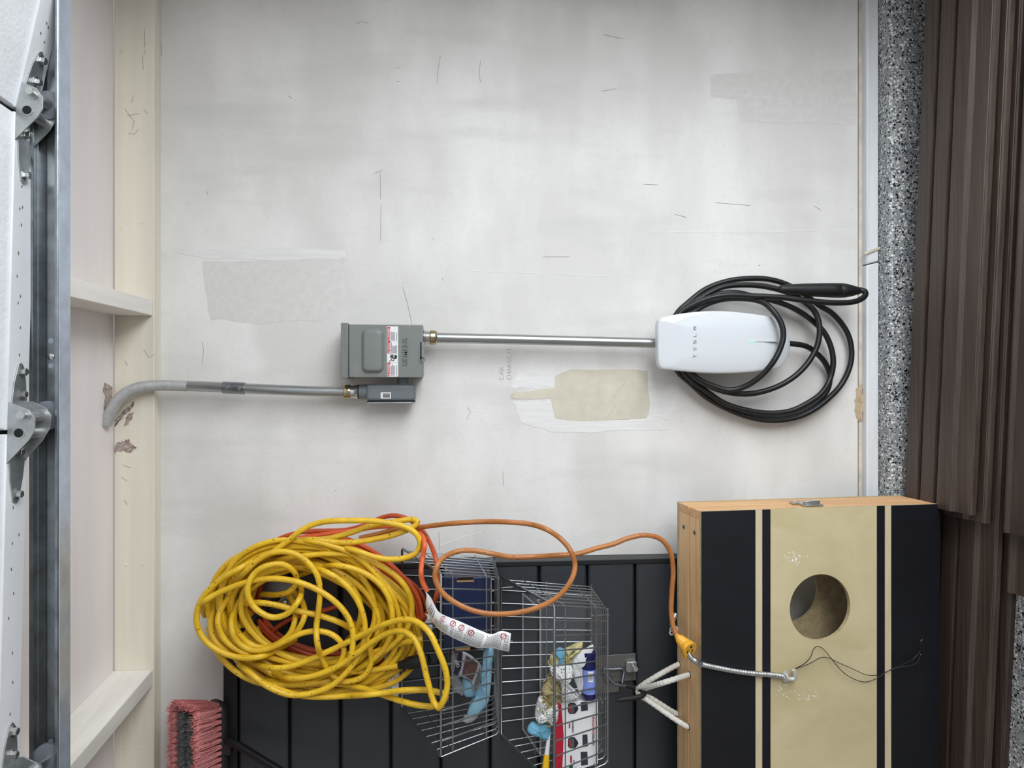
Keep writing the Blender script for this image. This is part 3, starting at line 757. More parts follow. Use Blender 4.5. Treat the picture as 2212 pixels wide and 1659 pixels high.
# danger label
ly = YF - .0004
L0, L1 = P(848, 813.5, YF).x, P(848, 705, YF).x; LT, LBt = P(836, 760, YF).z, P(860, 760, YF).z
lab = part('danger_label', pad([(rounded((L0 + L1) / 2, (LT + LBt) / 2, (L1 - L0) / 2, (LT - LBt) / 2, .002), YF + .0002), (rounded((L0 + L1) / 2, (LT + LBt) / 2, (L1 - L0) / 2, (LT - LBt) / 2, .002), ly)]), 'label_white', bx, smooth=False)
ink = MB()
rnd = random.Random(11)
for (va, vb, word, s_) in ((812.5, 783.5, 'DANGER', .92), (763.5, 736.5, 'PELIGRO', .80), (736, 706.5, 'DANGER', .92)):
    xa, xb = P(840, va, YF).x, P(840, vb, YF).x
    part('red_band', MB().box((xa, ly - .0003, P(842.8, 760, YF).z), (xb, ly, P(837, 760, YF).z)), 'label_red', lab, smooth=False)
    zt2 = P(842.2, 760, YF).z
    part('warning_triangle', MB().prism([(xa + .0012, ly - .0006, zt2), (xa + .0052, ly - .0006, zt2), (xa + .0032, ly - .0006, zt2 + .0042)], (0, .0003, 0)), 'label_white', lab, smooth=False)
    tm = text_mb(word, .0062 * s_, (xa + .0075, ly - .0006, zt2 + .0004), sx=.92, bold=.00008); part('warning_word', tm, 'label_white', lab, smooth=False)
    nl = 6
    for i in range(nl):
        z = P(845.2 + i * 2.3, 760, YF).z
        if i == 4 and word == 'DANGER': continue
        x = xa + .001; end = xa + (xb - xa) * rnd.uniform(.55, .95)
        while x < end:
            w = rnd.uniform(.0012, .0034); ink.box((x, ly - .0003, z - .0006), (min(x + w, end), ly, z + .0006)); x += w + .0006
for v in (783, 764, 736.3): ink.box((P(848, v, YF).x - .0001, ly - .0003, LBt + .001), (P(848, v, YF).x + .0001, ly, LT - .006))
# shock symbol: hand and lightning
Lp = lambda u, v: P(u, v, YF) + Vector((0, -.0008, 0))
def sp_(x, y): return Lp(800 + x / 12.76, 700 + y / 12.76)
ink.prism([sp_(*q) for q in ((515, 1045), (575, 965), (590, 975), (620, 1005), (640, 985), (630, 930), (655, 930), (660, 1000), (630, 1025), (605, 1020), (585, 990), (530, 1050))], (0, .0004, 0))
for y in (850, 872, 894, 916, 935): ink.prism([sp_(540 + abs(y - 890) * .4, y - 8), sp_(640, y - 9), sp_(640, y + 8), sp_(540 + abs(y - 890) * .4, y + 7)], (0, .0004, 0))
ink.prism([sp_(*q) for q in ((660, 870), (690, 850), (720, 860), (738, 890), (735, 930), (710, 965), (675, 965), (655, 935), (668, 905))], (0, .0004, 0))
q = part('black_print', ink, 'ink', lab, smooth=False); q['kind'] = 'stuff'
# hasp with a bent wire
hs = part('hasp', MB().box((P(910, 776, YF).x, YF - .002, P(916, 750, YF).z), (P(910, 738, YF).x, YF - .0004, P(913.5, 750, YF).z)).box((P(910, 782, YF).x, YF - .006, P(913.4, 750, YF).z), (P(910, 738, YF).x, YF - .0035, P(911, 750, YF).z)), 'zinc', bx)
part('hasp_slot', MB().box((P(910, 776, YF).x, YF - .0012, P(911, 750, YF).z), (P(910, 739, YF).x, YF + .0002, P(908.2, 750, YF).z)), 'dark_hole', bx)
part('seal_wire', MB().tube(catmull([P(910, 768, YF - .006), P(907.5, 771, YF - .008), P(909, 776, YF - .008), P(912, 772, YF - .008), P(916, 776, YF - .008), P(918, 779, YF - .006)], .001), .0007, 6), 'wire_black', bx)

# ---------------------------------------------------------------- wall connector
wc = thing('wall_connector', 'glossy white electric car charger mounted on the wall', 'car charger', P(1570, 739, -.05))
yF = -0.100
outline = [(1421, 731), (1420.4, 712), (1421.5, 698), (1424, 690), (1430, 685.5), (1445, 682), (1478, 676), (1510, 672.5), (1540, 671), (1570, 671.5), (1600, 674), (1640, 679), (1672, 684.5), (1684, 686), (1693, 690), (1701, 698), (1709, 711), (1716, 727), (1719, 741),
           (1718, 752), (1714, 763), (1708, 774), (1700, 785), (1692, 791.5), (1682, 795.5), (1655, 800), (1624, 804), (1590, 806.3), (1551, 807), (1515, 805.5), (1478, 802), (1450, 799), (1430, 796), (1425, 791), (1422, 780), (1421, 760)]
ol = [Vector((p_.x, p_.z)) for p_ in (P(u, v, yF) for u, v in outline)]
# round it out
dense = [Vector((q.x, q.z)) for q in catmull([(p_.x, 0, p_.y) for p_ in ol], .003, closed=True)]
cen = Vector((sum(p_.x for p_ in dense) / len(dense), sum(p_.y for p_ in dense) / len(dense)))
ztop, zbot = max(p_.y for p_ in dense), min(p_.y for p_ in dense)
def ring(f, inset=0.0):
    out = []
    for p_ in dense:
        d_ = p_ - cen; L = d_.length; out.append(cen + d_ * max(0.0, (L * f - inset) / L))
    return out
def chin(z):      # the lower end leans back to the wall
    t_ = max(0.0, (zbot + .085 - z) / .085); return .026 * t_ * t_
def skin(specs):
    mb = MB(); n = len(dense)
    for f, ins, y in specs:
        mb.v += [(q.x, y + (chin(q.y) if y < -.05 else 0), q.y) for q in ring(f, ins)]
    for i in range(len(specs) - 1):
        for k_ in range(n): mb.face((i * n + k_, i * n + (k_ + 1) % n, (i + 1) * n + (k_ + 1) % n, (i + 1) * n + k_))
    return mb, n
mb, n = skin([(1, 0, yF + .022), (1, 0, yF + .006), (1, .0008, yF + .003), (1, .0022, yF + .0010), (1, .0042, yF), (.93, .0042, yF - .0016), (.75, .003, yF - .004), (.55, .002, yF - .0058), (.35, 0, yF - .0068), (.15, 0, yF - .0072)])
c_i = len(mb.v); mb.v.append((cen.x, yF - .0073, cen.y)); l_ = c_i - n
for k_ in range(n): mb.face((l_ + k_, l_ + (k_ + 1) % n, c_i))
mb.face([k_ for k_ in reversed(range(n))])
part('faceplate', mb, 'gloss_white', wc, angle=60)
mb, n = skin([(.70, 0, -.001), (.70, 0, -.05), (.72, 0, yF + .026), (.9, 0, yF + .020)])
mb.face([k_ for k_ in reversed(range(n))]); mb.face([3 * n + k_ for k_ in range(n)])
part('housing', mb, 'body_white', wc, angle=40)
# the maker's word in spaced capitals
def front_y(u, v):
    p_ = P(u, v, yF); d_ = Vector((p_.x, p_.z)) - cen
    return yF - .0052 + chin(p_.z)
lg = MB()
def bar(u0, v0, u1, v1):
    y = -.1078
    a, c = P(u0, v0, y), P(u1, v1, y)
    lg.box((min(a.x, c.x), y, min(a.z, c.z)), (max(a.x, c.x), y + .004, max(a.z, c.z)))
def tl(x, y): return (1380 + x / 4.096, 560 + y / 4.096)
for (xa, ya, xb, yb_) in ((483, 842, 488, 868), (488, 852, 510, 857), (483, 780, 487, 806), (494, 780, 498, 806), (506, 780, 510, 806), (483, 718, 487, 745), (495, 718, 499, 745), (506, 718, 510, 745), (483, 741, 499, 745), (495, 718, 510, 722),
                         (483, 680, 510, 684), (506, 657, 510, 684), (483, 594, 487, 622), (494, 594, 510, 598), (494, 618, 510, 622), (494, 594, 498, 622)):
    u0, v0 = tl(xa, ya); u1, v1 = tl(xb, yb_); bar(u0, v0, u1, v1)
part('lettering', lg, 'logo_grey', wc, smooth=False)
a, c = P(1618, 739, -.1074), P(1633, 736.6, -.1074)
part('status_light', MB().box((a.x, -.1078, c.z), (c.x, -.1030, a.z)), 'green_light', wc, bev=.0006, label='small green status light')
a, c = P(1634, 738.2, -.1070), P(1682, 737.6, -.105)
part('light_slot', MB().hexa([(a.x, -.1066, c.z), (c.x, -.1066, c.z), (c.x, -.100, c.z), (a.x, -.100, c.z), (a.x, -.1076, a.z), (c.x, -.1076, a.z), (c.x, -.102, a.z), (a.x, -.102, a.z)]), 'logo_grey', wc)

# ---- its cable
cc = thing('charging_cable', 'thick black charging cable looped over the car charger with its plug hanging', 'charging cable', P(1650, 700, -.05))
def tz(lst, y0):
    out = []; y = y0
    for q in lst:
        if len(q) == 3: y = q[2]
        out.append(P(*tl(q[0], q[1]), y))
    return out
path = tz([(1200, 742, -.055), (1300, 743, -.052), (1480, 770, -.045), (1570, 830, -.034), (1650, 920, -.026), (1690, 1030, -.020), (1670, 1150), (1580, 1260), (1440, 1350), (1250, 1400), (1050, 1390), (830, 1320), (640, 1220, -.024), (480, 1110, -.03), (360, 1010, -.034),
    (290, 900, -.036), (262, 740, -.04), (290, 580, -.036), (345, 470, -.03), (440, 380, -.024), (600, 260, -.02), (800, 190), (1000, 170), (1150, 178), (1300, 220), (1450, 300), (1600, 410, -.022), (1700, 470), (1795, 570), (1860, 690), (1883, 840), (1860, 970), (1790, 1110), (1680, 1230, -.03), (1550, 1330, -.036), (1400, 1398), (1200, 1428), (1000, 1403), (800, 1332), (600, 1222), (450, 1092, -.042), (350, 1000, -.046),
    (300, 900, -.05), (272, 740, -.054), (300, 580, -.05), (385, 460, -.046), (560, 335, -.042), (750, 245, -.04), (960, 228), (1150, 248), (1330, 300, -.045), (1480, 385, -.052), (1560, 470, -.056), (1598, 600, -.06), (1582, 750, -.062), (1520, 880, -.062), (1420, 1000), (1280, 1100), (1100, 1170), (930, 1192), (740, 1165), (560, 1090), (440, 1005, -.062),
    (340, 900, -.062), (300, 740, -.066), (335, 580, -.06), (450, 450, -.052), (560, 385, -.05), (690, 315), (850, 295), (1000, 325, -.045), (1250, 385, -.04), (1400, 450, -.038), (1530, 540, -.036), (1640, 650), (1700, 780), (1720, 920), (1690, 1060), (1620, 1180, -.045), (1480, 1280, -.05), (1330, 1345), (1150, 1362), (950, 1335), (760, 1275), (600, 1170), (480, 1080, -.055), (400, 1000, -.06),
    (335, 880, -.068), (305, 740, -.07), (350, 570, -.066), (510, 450, -.062), (620, 390, -.06), (760, 352, -.062), (900, 347, -.068), (1020, 358, -.08), (1110, 388, -.098), (1190, 460, -.115), (1260, 570, -.122), (1278, 680, -.124), (1250, 790, -.124), (1180, 920, -.122), (1060, 1050, -.105), (930, 1130, -.088), (800, 1158, -.078), (650, 1120, -.074), (540, 1070, -.074), (460, 1000, -.074),
    (385, 900, -.074), (345, 740, -.076), (345, 590, -.074), (360, 480, -.07), (470, 405, -.074), (620, 345, -.08), (780, 318, -.086), (1000, 325, -.09), (1250, 337, -.094), (1500, 368, -.098), (1750, 386, -.098), (1920, 372, -.094), (2000, 325, -.086), (2000, 285, -.078), (1958, 272, -.072)], -.04)
part('cord', MB().tube(catmull(path, .005), .0070, 12), 'cable_black', cc)
hp = [(1240, 262, 26), (1252, 264, 36), (1290, 266, 42), (1350, 267, 48), (1450, 269, 56), (1600, 273, 64), (1700, 275, 67), (1766, 276, 68), (1770, 276, 65), (1776, 276, 68), (1830, 278, 64), (1880, 279, 53), (1930, 279, 38), (1968, 276, 27)]
pts = [P(*tl(x, y), -.070) for x, y, h in hp]; rr = [h / 4.096 / 895 for x, y, h in hp]
part('plug_handle', MB().tube(pts, rr, 24), 'plug_black', cc, angle=50)

# ---------------------------------------------------------------- dark slat panel on the wall
Y_SL = -0.052
SX0, SX1 = -1.75, -0.4335
sw = thing('slat_panel', 'dark grey metal slat panel with horizontal grooves fixed to the wall', 'slat panel', (-0.9, -0.03, zr(0.0)))
gz = [0.5162 - 0.1198 * i for i in range(11)]
part('back_plate', MB().box((SX0, -0.028, zr(gz[-1])), (SX1, -0.002, zr(0.5484))), 'slat_black', sw)
part('top_trim', MB().box((SX0, Y_SL - .002, zr(0.5165)), (SX1, -0.024, zr(0.5484))), 'slat_frame', sw, bev=.0015)
part('end_trim', MB().box((SX1 - .011, Y_SL - .0025, zr(gz[-1])), (SX1 + .0008, -0.010, zr(0.5482))), 'slat_frame', sw, bev=.0012)
slat_me = None
for i in range(10):
    zt, zb2 = gz[i] - .0035, gz[i + 1] + .0035
    if slat_me is None:
        hgt = zt - zb2; y0 = Y_SL; pf = [(y0 + .020, -hgt / 2), (y0 + .004, -hgt / 2), (y0 + .0008, -hgt / 2 + .004), (y0, -hgt / 2 + .012), (y0 - .0006, 0), (y0, hgt / 2 - .012), (y0 + .0008, hgt / 2 - .004), (y0 + .004, hgt / 2), (y0 + .020, hgt / 2)]
        slat_me = MB().prism([(SX0 + .01, y, z) for y, z in pf], (SX1 - .012 - SX0 - .01, 0, 0)).mesh('slat', True, 30)
    o = link('slat', slat_me, 'slat_metal', sw)
    o.location = (0, 0, zr((zt + zb2) / 2))
# cord hook plate behind the coil
ch = thing('cord_hook', 'dark hook plate on the slat panel behind the yellow cord', 'hook', P(600, 1300, Y_SL - .01))
part('plate', MB().box((P(500, 1320, -.056).x, Y_SL - .003, P(640, 1300, -.056).z), (P(500, 1250, -.056).x, Y_SL - .0008, P(560, 1300, -.056).z)), 'bracket_steel', ch, bev=.001)
part('screw', MB().lathe(P(617, 1299, Y_SL - .002), (0, -1, 0), [(0, .006), (.004, .006), (.006, .004)], 16), 'zinc', ch)
part('arm', MB().tube(catmull([P(600, 1290, -.055), P(556, 1330, -.115), P(512, 1371, -.17)], .006), .0075, 10), 'vinyl_black', ch)

# ---------------------------------------------------------------- extension cords
Z5 = lambda x, y: (400 + x / 3.607, 1080 + y / 3.607)
def strand(lst, y0, dz=0.0):
    out = []; y = y0
    for q in lst:
        if len(q) == 3: y = q[2]
        out.append(P(*Z5(q[0], q[1]), y + dz))
    return catmull(out, .007)
def coil(mb, r, cx, cy, a_rng, b_rng, n, ylo, yhi, rnd, rot=R(14), sides=9):
    for i in range(n):
        t_ = rnd.random(); a = a_rng[0] + (a_rng[1] - a_rng[0]) * t_ + rnd.uniform(-6, 6); b = b_rng[0] + (b_rng[1] - b_rng[0]) * t_ + rnd.uniform(-6, 6)
        ox, oy = rnd.uniform(-9, 9), rnd.uniform(-7, 7); y = rnd.uniform(ylo, yhi); rr = rot + rnd.uniform(-.12, .12); ph = rnd.random() * 6
        pts = []
        for k in range(14):
            q = 2 * math.pi * k / 14; w = 1 + .05 * math.sin(2 * q + ph) + .03 * math.sin(3 * q + ph * 2)
            x_, y_ = a * math.cos(q) * w, b * math.sin(q) * w
            # hanging: the lower (right) half is fuller
            x_ = x_ * (1.06 if x_ > 0 else .96)
            pts.append(P(cx + ox + x_ * math.cos(rr) - y_ * math.sin(rr), cy + oy + x_ * math.sin(rr) + y_ * math.cos(rr), y + .012 * math.sin(q + ph)))
        mb.tube(catmull(pts, .008, closed=True), r, sides, closed=True)

oc = thing('orange_extension_cord', 'coiled orange extension cord hanging behind the yellow one', 'extension cord', P(700, 1310, -.09))
rnd = random.Random(21)
mb = MB()
coil(mb, .0052, 700, 1312, (150, 205), (95, 140), 15, -.100, -.070, rnd, R(12))
for l_ in ([(440, 560, -.10), (540, 440), (680, 330), (820, 270), (960, 245), (1100, 240), (1240, 235), (1400, 195, -.115), (1540, 135), (1640, 122, -.13), (1740, 150), (1830, 220), (1905, 330, -.20), (1955, 470, -.26), (1972, 600), (1965, 720, -.27), (1930, 820, -.24), (1870, 900, -.20), (1790, 960, -.15), (1720, 1060, -.12)],
           [(600, 860, -.09), (660, 1040), (720, 990), (820, 930), (960, 890), (1120, 850), (1180, 830)]):
    mb.tube(strand(l_, -.1), .0053, 10)
part('cord', mb, 'cord_orange', oc)
mb = MB()
for l_ in ([(1000, 280, -.105), (1150, 260), (1300, 240, -.11), (1480, 210), (1620, 205), (1760, 225, -.13), (1840, 275, -.18), (1865, 350, -.22), (1850, 450), (1838, 560, -.24), (1850, 640), (1890, 715, -.245)],
           [(880, 300, -.10), (1050, 270), (1200, 290), (1350, 340), (1460, 400), (1560, 470), (1660, 560), (1760, 670), (1820, 780), (1840, 880), (1830, 980), (1790, 1090), (1720, 1190), (1640, 1260)],
           [(1230, 350, -.095), (1380, 380), (1500, 450), (1620, 540), (1720, 650), (1790, 770), (1815, 900), (1790, 1020), (1740, 1130), (1680, 1220)],
           [(1390, 1390, -.09), (1470, 1375), (1560, 1345)]):
    mb.tube(strand(l_, -.1), .0056, 10)
part('upper_turns', mb, 'cord_bright', oc)
part('plug_body', MB().tube(catmull([P(*Z5(1180, 1482), -.085), P(*Z5(1240, 1475), -.085), P(*Z5(1330, 1462), -.085)], .004), [.0095] * 40, 14) if False else MB().tube([P(*Z5(1180, 1482), -.085), P(*Z5(1250, 1478), -.085), P(*Z5(1335, 1462), -.085)], [.0085, .0105, .009], 14), 'cord_bright', oc)
mb = MB()
a = P(*Z5(435, 1040), -.112); c = P(*Z5(545, 940), -.112); n_ = (c - a).normalized()
w = Vector((n_.z, 0, -n_.x)) * .012
part('tie_strap', MB().prism([a - w, c - w, c + w, a + w], (0, -.003, 0)), 'slat_black', oc)
# white warning tag of the orange cord: a ribbon hanging forward
E5 = lambda x, y: (930 + x / 11.642, 1340 + y / 11.642)
ribU = [(917.5, 1276, -.247), (930, 1290, -.262), (938, 1306, -.285), (948, 1322, -.303), (969, 1333, -.318), (990, 1341, -.322), (1013, 1351, -.322), (1040, 1363, -.326), (1062, 1370, -.334), (1083, 1363, -.338), (1104, 1368, -.336)]
ribL = [(924, 1286, -.247), (919, 1302, -.258), (927, 1330, -.283), (944, 1356, -.303), (964, 1370, -.318), (985, 1381, -.322), (1010, 1392, -.322), (1034, 1400.5, -.326), (1058, 1399, -.334), (1080, 1404, -.338), (1100, 1408, -.336)]
def ribbon(U, L, sub=6, th=.0004):
    A, B = [P(*q) for q in U], [P(*q) for q in L]
    A = catmull(A, .004); 
    n_ = len(A); Bd = catmull(B, .002)
    B = [Bd[int(i * (len(Bd) - 1) / (n_ - 1))] for i in range(n_)]
    mb = MB(); mb.v = [tuple(p_) for p_ in A] + [tuple(p_) for p_ in B]
    for i in range(n_ - 1): mb.face((i, n_ + i, n_ + i + 1, i + 1))
    return mb, A, B
mb, RA, RB = ribbon(ribU, ribL)
tg = part('warning_tag', mb, 'label_white', oc, angle=80, label='white paper warning tag with red prohibition symbols')
md = tg.modifiers.new('thick', 'SOLIDIFY'); md.thickness = .0005
def on_rib(s_, t_, off=-.0008):
    f_ = s_ * (len(RA) - 1); i = min(int(f_), len(RA) - 2); k_ = f_ - i
    A_, B_ = RA[i].lerp(RA[i + 1], k_), RB[i].lerp(RB[i + 1], k_)
    nn = (RA[i + 1] - RA[i]).cross(RB[i] - RA[i]); nn = nn.normalized() if nn.length > 0 else Vector((0, -1, 0))
    if nn.y > 0: nn = -nn
    return A_.lerp(B_, t_) + nn * .0009
mb = MB(); rnd = random.Random(5)
s_ = .30
while s_ < .985:
    if rnd.random() < .92:
        t0 = rnd.uniform(.10, .2) if s_ > .60 else rnd.uniform(.45, .55); t_ = t0
        while t_ < .9:
            e_ = min(.93, t_ + rnd.uniform(.06, .18))
            mb.quad([on_rib(s_ - .0016, t_), on_rib(s_ + .0016, t_), on_rib(s_ + .0016, e_), on_rib(s_ - .0016, e_)]); t_ = e_ + .035
    s_ += .0105
for s0 in (.17, .20, .225, .25): 
    mb.quad([on_rib(s0 - .004, .2), on_rib(s0 + .004, .2), on_rib(s0 + .004, .8), on_rib(s0 - .004, .8)])
q = part('small_print', mb, 'ink_grey', tg, smooth=False); q['kind'] = 'stuff'
for s0, t0 in ((.375, .22), (.47, .24), (.55, .26), (.64, .30), (.935, .24)):
    c = on_rib(s0, t0); mb = MB()
    mb.tube([c + Vector((.0056 * math.cos(2 * math.pi * k / 24), -.0006, .0056 * math.sin(2 * math.pi * k / 24))) for k in range(24)], .0006, 6, closed=True)
    mb.tube([c + Vector((-.0038, -.0006, .0038)), c + Vector((.0038, -.0006, -.0038))], .0005, 6)
    part('prohibition_sign', mb, 'label_red', tg)

# tan cord that runs to the socket
tc_ = thing('tan_extension_cord', 'faded tan orange extension cord looping across the baskets to a yellow socket', 'extension cord', P(1240, 1250, -.3))
G6 = lambda x, y: (800 + x / 2.967, 1100 + y / 2.967)
def st6(lst, y0):
    out = []; y = y0
    for q in lst:
        if len(q) == 3: y = q[2]
        out.append(P(*G6(q[0], q[1]), y))
    return out
tp = st6([(-70, 185, -.105), (40, 160), (160, 130, -.12), (300, 118, -.16), (420, 102, -.20), (560, 88, -.24), (720, 80), (880, 82, -.27), (1020, 95), (1130, 130, -.30), (1220, 190), (1285, 270, -.32), (1312, 360), (1290, 450, -.335), (1220, 545), (1110, 615, -.335), (960, 660), (800, 672, -.33), (660, 650), (530, 590, -.325), (450, 520), (415, 440, -.32), (425, 370), (470, 310, -.30), (560, 270), (660, 265, -.29), (780, 285), (900, 305, -.28), (1050, 303), (1200, 295, -.26), (1330, 285), (1450, 250, -.25), (1560, 222)], -.1)
tp += [P(1355, 1163, -.245), P(1395, 1156, -.24), P(1428, 1165, -.235), P(1447, 1190, -.23), P(1454, 1230, -.225), P(1451, 1280, -.22), P(1450, 1325, -.22), P(1456, 1358, -.225), P(1464, 1378, -.232)]
part('cord', MB().tube(catmull(tp, .007), .0055, 10), 'cord_tan', tc_)
# yellow socket end
sk0, sk1 = P(1462, 1374, -.232), P(1491, 1404, -.272)
axs = (sk1 - sk0).normalized()
prof = [(0, .006), (.006, .008)]
L_ = (sk1 - sk0).length
for k in range(5): prof += [(.010 + k * .0045, .0105 + k * .0009), (.0125 + k * .0045, .0092 + k * .0009)]
prof += [(.034, .0165), (L_ - .001, .0180), (L_, .0172)]
sock = part('socket', MB().lathe(sk0, axs, prof, 26), 'socket_orange', tc_, angle=40)
e1 = Vector((1, 0, 0)); e1 = (e1 - axs * e1.dot(axs)).normalized(); e2 = axs.cross(e1)
fc = sk1 + axs * .0003
part('key_tab', MB().box((-.006, -.004, -.014), (.006, .004, 0), Matrix((e1.to_4d(), e2.to_4d(), axs.to_4d(), (0, 0, 0, 1))).transposed().to_4x4() if False else Matrix.Translation(fc - e1 * .0185) @ Matrix((tuple(e2) , tuple(e1), tuple(-axs))).transposed().to_4x4() @ Matrix.Translation((0, 0, .014))), 'socket_orange', sock, bev=.002)
for dx, dy, w_, h_ in ((-.0035, .0065, .0014, .0042), (-.0035, -.0062, .0012, .0034)):
    o_ = fc + e1 * dx + e2 * dy
    part('slot', MB().prism([o_ - e1 * h_ - e2 * w_, o_ + e1 * h_ - e2 * w_, o_ + e1 * h_ + e2 * w_, o_ - e1 * h_ + e2 * w_], axs * .0005), 'dark_hole', sock)
part('ground_slot', MB().lathe(fc + e1 * .0085, axs, [(0, .0028), (.0006, .0028)], 14), 'dark_hole', sock)

# yellow cord
yc = thing('yellow_extension_cord', 'large tangled coil of thick yellow extension cord hung on the slat panel', 'extension cord', P(660, 1320, -.16))
mb = MB(); rnd = random.Random(4)
coil(mb, .0062, 668, 1330, (146, 224), (100, 150), 27, -.170, -.116, rnd, R(13))
TOP = [
 ([(430, 1180), (540, 1270), (680, 1308), (830, 1295), (1000, 1230), (1200, 1140), (1400, 1040, -.225), (1550, 970, -.25), (1700, 932, -.27), (1800, 948, -.285), (1900, 1030, -.305), (1970, 1170, -.315), (2030, 1330, -.318), (2042, 1450), (2012, 1565), (1975, 1622, -.312), (1940, 1580, -.306), (1885, 1390, -.30), (1835, 1190, -.29), (1785, 1080, -.28), (1700, 1022, -.265), (1600, 1030, -.25), (1480, 1090, -.235), (1330, 1200, -.22), (1180, 1300, -.21), (1000, 1370, -.205), (850, 1390), (700, 1350), (590, 1280, -.19)], -.205),
 ([(2035, 1525, -.262), (1980, 1500), (1880, 1482, -.26), (1720, 1482), (1550, 1503, -.24), (1400, 1520), (1250, 1527, -.20), (1100, 1535), (950, 1530), (800, 1500), (650, 1440), (520, 1370), (420, 1280, -.18)], -.262),
 ([(2035, 1525, -.262), (2000, 1590), (1930, 1608), (1820, 1600), (1700, 1572, -.25), (1550, 1522, -.22), (1400, 1472, -.19), (1250, 1440, -.175), (1080, 1430), (900, 1440), (700, 1420), (520, 1340)], -.262),
 ([(330, 610), (480, 510), (660, 420), (800, 320), (900, 240), (1000, 190), (1120, 165, -.20), (1280, 160), (1450, 162), (1600, 182), (1720, 212), (1805, 270), (1832, 340), (1800, 412), (1715, 450), (1600, 463), (1480, 445), (1330, 395), (1180, 362), (1030, 330)], -.195),
 ([(700, 440), (850, 330), (1000, 308), (1150, 328), (1300, 330), (1450, 310), (1600, 278), (1710, 242), (1785, 205, -.18), (1812, 172), (1770, 152, -.17), (1680, 162), (1560, 180), (1420, 210), (1280, 258), (1120, 300), (950, 318), (760, 375), (600, 470)], -.185),
 ([(700, 400), (560, 460), (430, 530), (280, 620), (160, 730), (98, 850), (95, 980), (150, 1090), (270, 1180), (430, 1228), (580, 1222), (720, 1165), (860, 1085)], -.205),
 ([(150, 900, -.19), (130, 840), (145, 795, -.215), (220, 745), (350, 685), (500, 635), (680, 612), (850, 632), (1000, 685), (1120, 755), (1220, 845), (1290, 960), (1308, 1100), (1280, 1240), (1190, 1330), (1060, 1400)], -.222),
 ([(600, 735, -.185), (720, 738), (820, 708), (868, 645), (850, 562, -.2), (760, 502, -.215), (640, 512, -.225), (540, 572), (490, 665, -.232), (492, 750), (552, 850), (685, 915), (805, 880), (880, 790), (905, 700, -.21), (880, 640, -.19)], -.2),
 ([(300, 800), (380, 660), (470, 560), (560, 475), (660, 418), (780, 403), (880, 432), (970, 502), (1030, 592), (1050, 700), (1040, 850), (1022, 1000), (1030, 1120, -.225), (1062, 1225, -.2), (1110, 1320, -.19), (1190, 1398), (1295, 1412), (1400, 1362), (1450, 1252), (1432, 1140), (1395, 1055), (1320, 960)], -.212),
 ([(400, 850), (470, 812), (580, 800), (720, 820), (880, 865), (1050, 902), (1200, 952), (1330, 1032), (1420, 1120)], -.196),
 ([(440, 760), (375, 880), (362, 1000), (405, 1100), (510, 1168), (640, 1160), (790, 1095), (900, 1042), (1010, 1022), (1120, 1038), (1200, 1092), (1238, 1172), (1210, 1262), (1130, 1335), (1000, 1400), (850, 1430)], -.20),
 ([(800, 730), (855, 840), (850, 960), (800, 1060), (700, 1130), (580, 1150), (480, 1105), (400, 1010), (370, 900)], -.19),
 ([(840, 700), (915, 800), (930, 905), (880, 1012), (790, 1095), (660, 1150)], -.198),
 ([(700, 330), (850, 312), (1000, 322), (1150, 360), (1300, 420), (1400, 492), (1500, 602), (1580, 752), (1612, 900), (1600, 1050), (1550, 1160), (1450, 1252), (1300, 1340), (1120, 1400)], -.186),
 ([(640, 520), (740, 470), (900, 440), (1100, 420), (1300, 432), (1500, 502), (1650, 602), (1742, 722), (1768, 850), (1740, 980), (1660, 1090), (1550, 1180), (1400, 1262), (1230, 1330)], -.182),
 ([(900, 580), (1080, 522), (1200, 512), (1330, 542), (1450, 602), (1540, 684), (1600, 802), (1615, 950), (1580, 1090), (1500, 1200)], -.20),
 ([(800, 520), (950, 522), (1100, 562), (1230, 642), (1330, 762), (1388, 902), (1400, 1050), (1360, 1200), (1250, 1350), (1150, 1440), (1000, 1502), (830, 1520), (660, 1462), (520, 1362), (420, 1262), (360, 1170)], -.208),
 ([(180, 1000), (230, 1150), (320, 1272), (450, 1372), (600, 1430), (800, 1440), (1000, 1428), (1200, 1380), (1380, 1280)], -.18),
 ([(250, 800), (200, 950), (230, 1090), (330, 1180), (470, 1240), (640, 1260)], -.185),
 ([(420, 680), (310, 800), (255, 930), (290, 1060), (380, 1150), (500, 1200), (640, 1195), (760, 1140)], -.195),
 ([(1100, 500), (1220, 590), (1330, 720), (1370, 860), (1340, 1000), (1260, 1100)], -.17),
 ([(1180, 440), (1340, 560), (1450, 720), (1480, 880), (1440, 1040), (1340, 1160), (1180, 1250), (1000, 1290)], -.172),
 ([(1240, 1345, -.17), (1400, 1332), (1550, 1310), (1672, 1290)], -.17),
 ([(1430, 1195, -.17), (1560, 1160), (1650, 1130), (1760, 1100, -.19), (1850, 1082)], -.17),
]
for i_, (l_, y) in enumerate(TOP):
    l_ = [tuple(q) for q in l_]
    if i_ < 22:      # loose ends dive back into the bundle
        ys_ = []; y_ = y
        for q in l_:
            if len(q) == 3: y_ = q[2]
            ys_.append(y_)
        l_ = [(q[0], q[1], d) for q, d in zip(l_, ys_)]
        for k_, dd in ((-1, -.120), (-2, -.165)):
            if l_[k_][2] < dd: l_[k_] = (l_[k_][0], l_[k_][1], dd)
        for k_, dd in ((0, -.120), (1, -.165)):
            if i_ not in (1, 2) and l_[k_][2] < dd: l_[k_] = (l_[k_][0], l_[k_][1], dd)
    mb.tube(strand(l_, y), .0064, 11)
part('cord', mb, 'cord_yellow', yc)
a, c = P(*Z5(1665, 1290), -.17), P(*Z5(1900, 1235), -.185); d_ = c - a
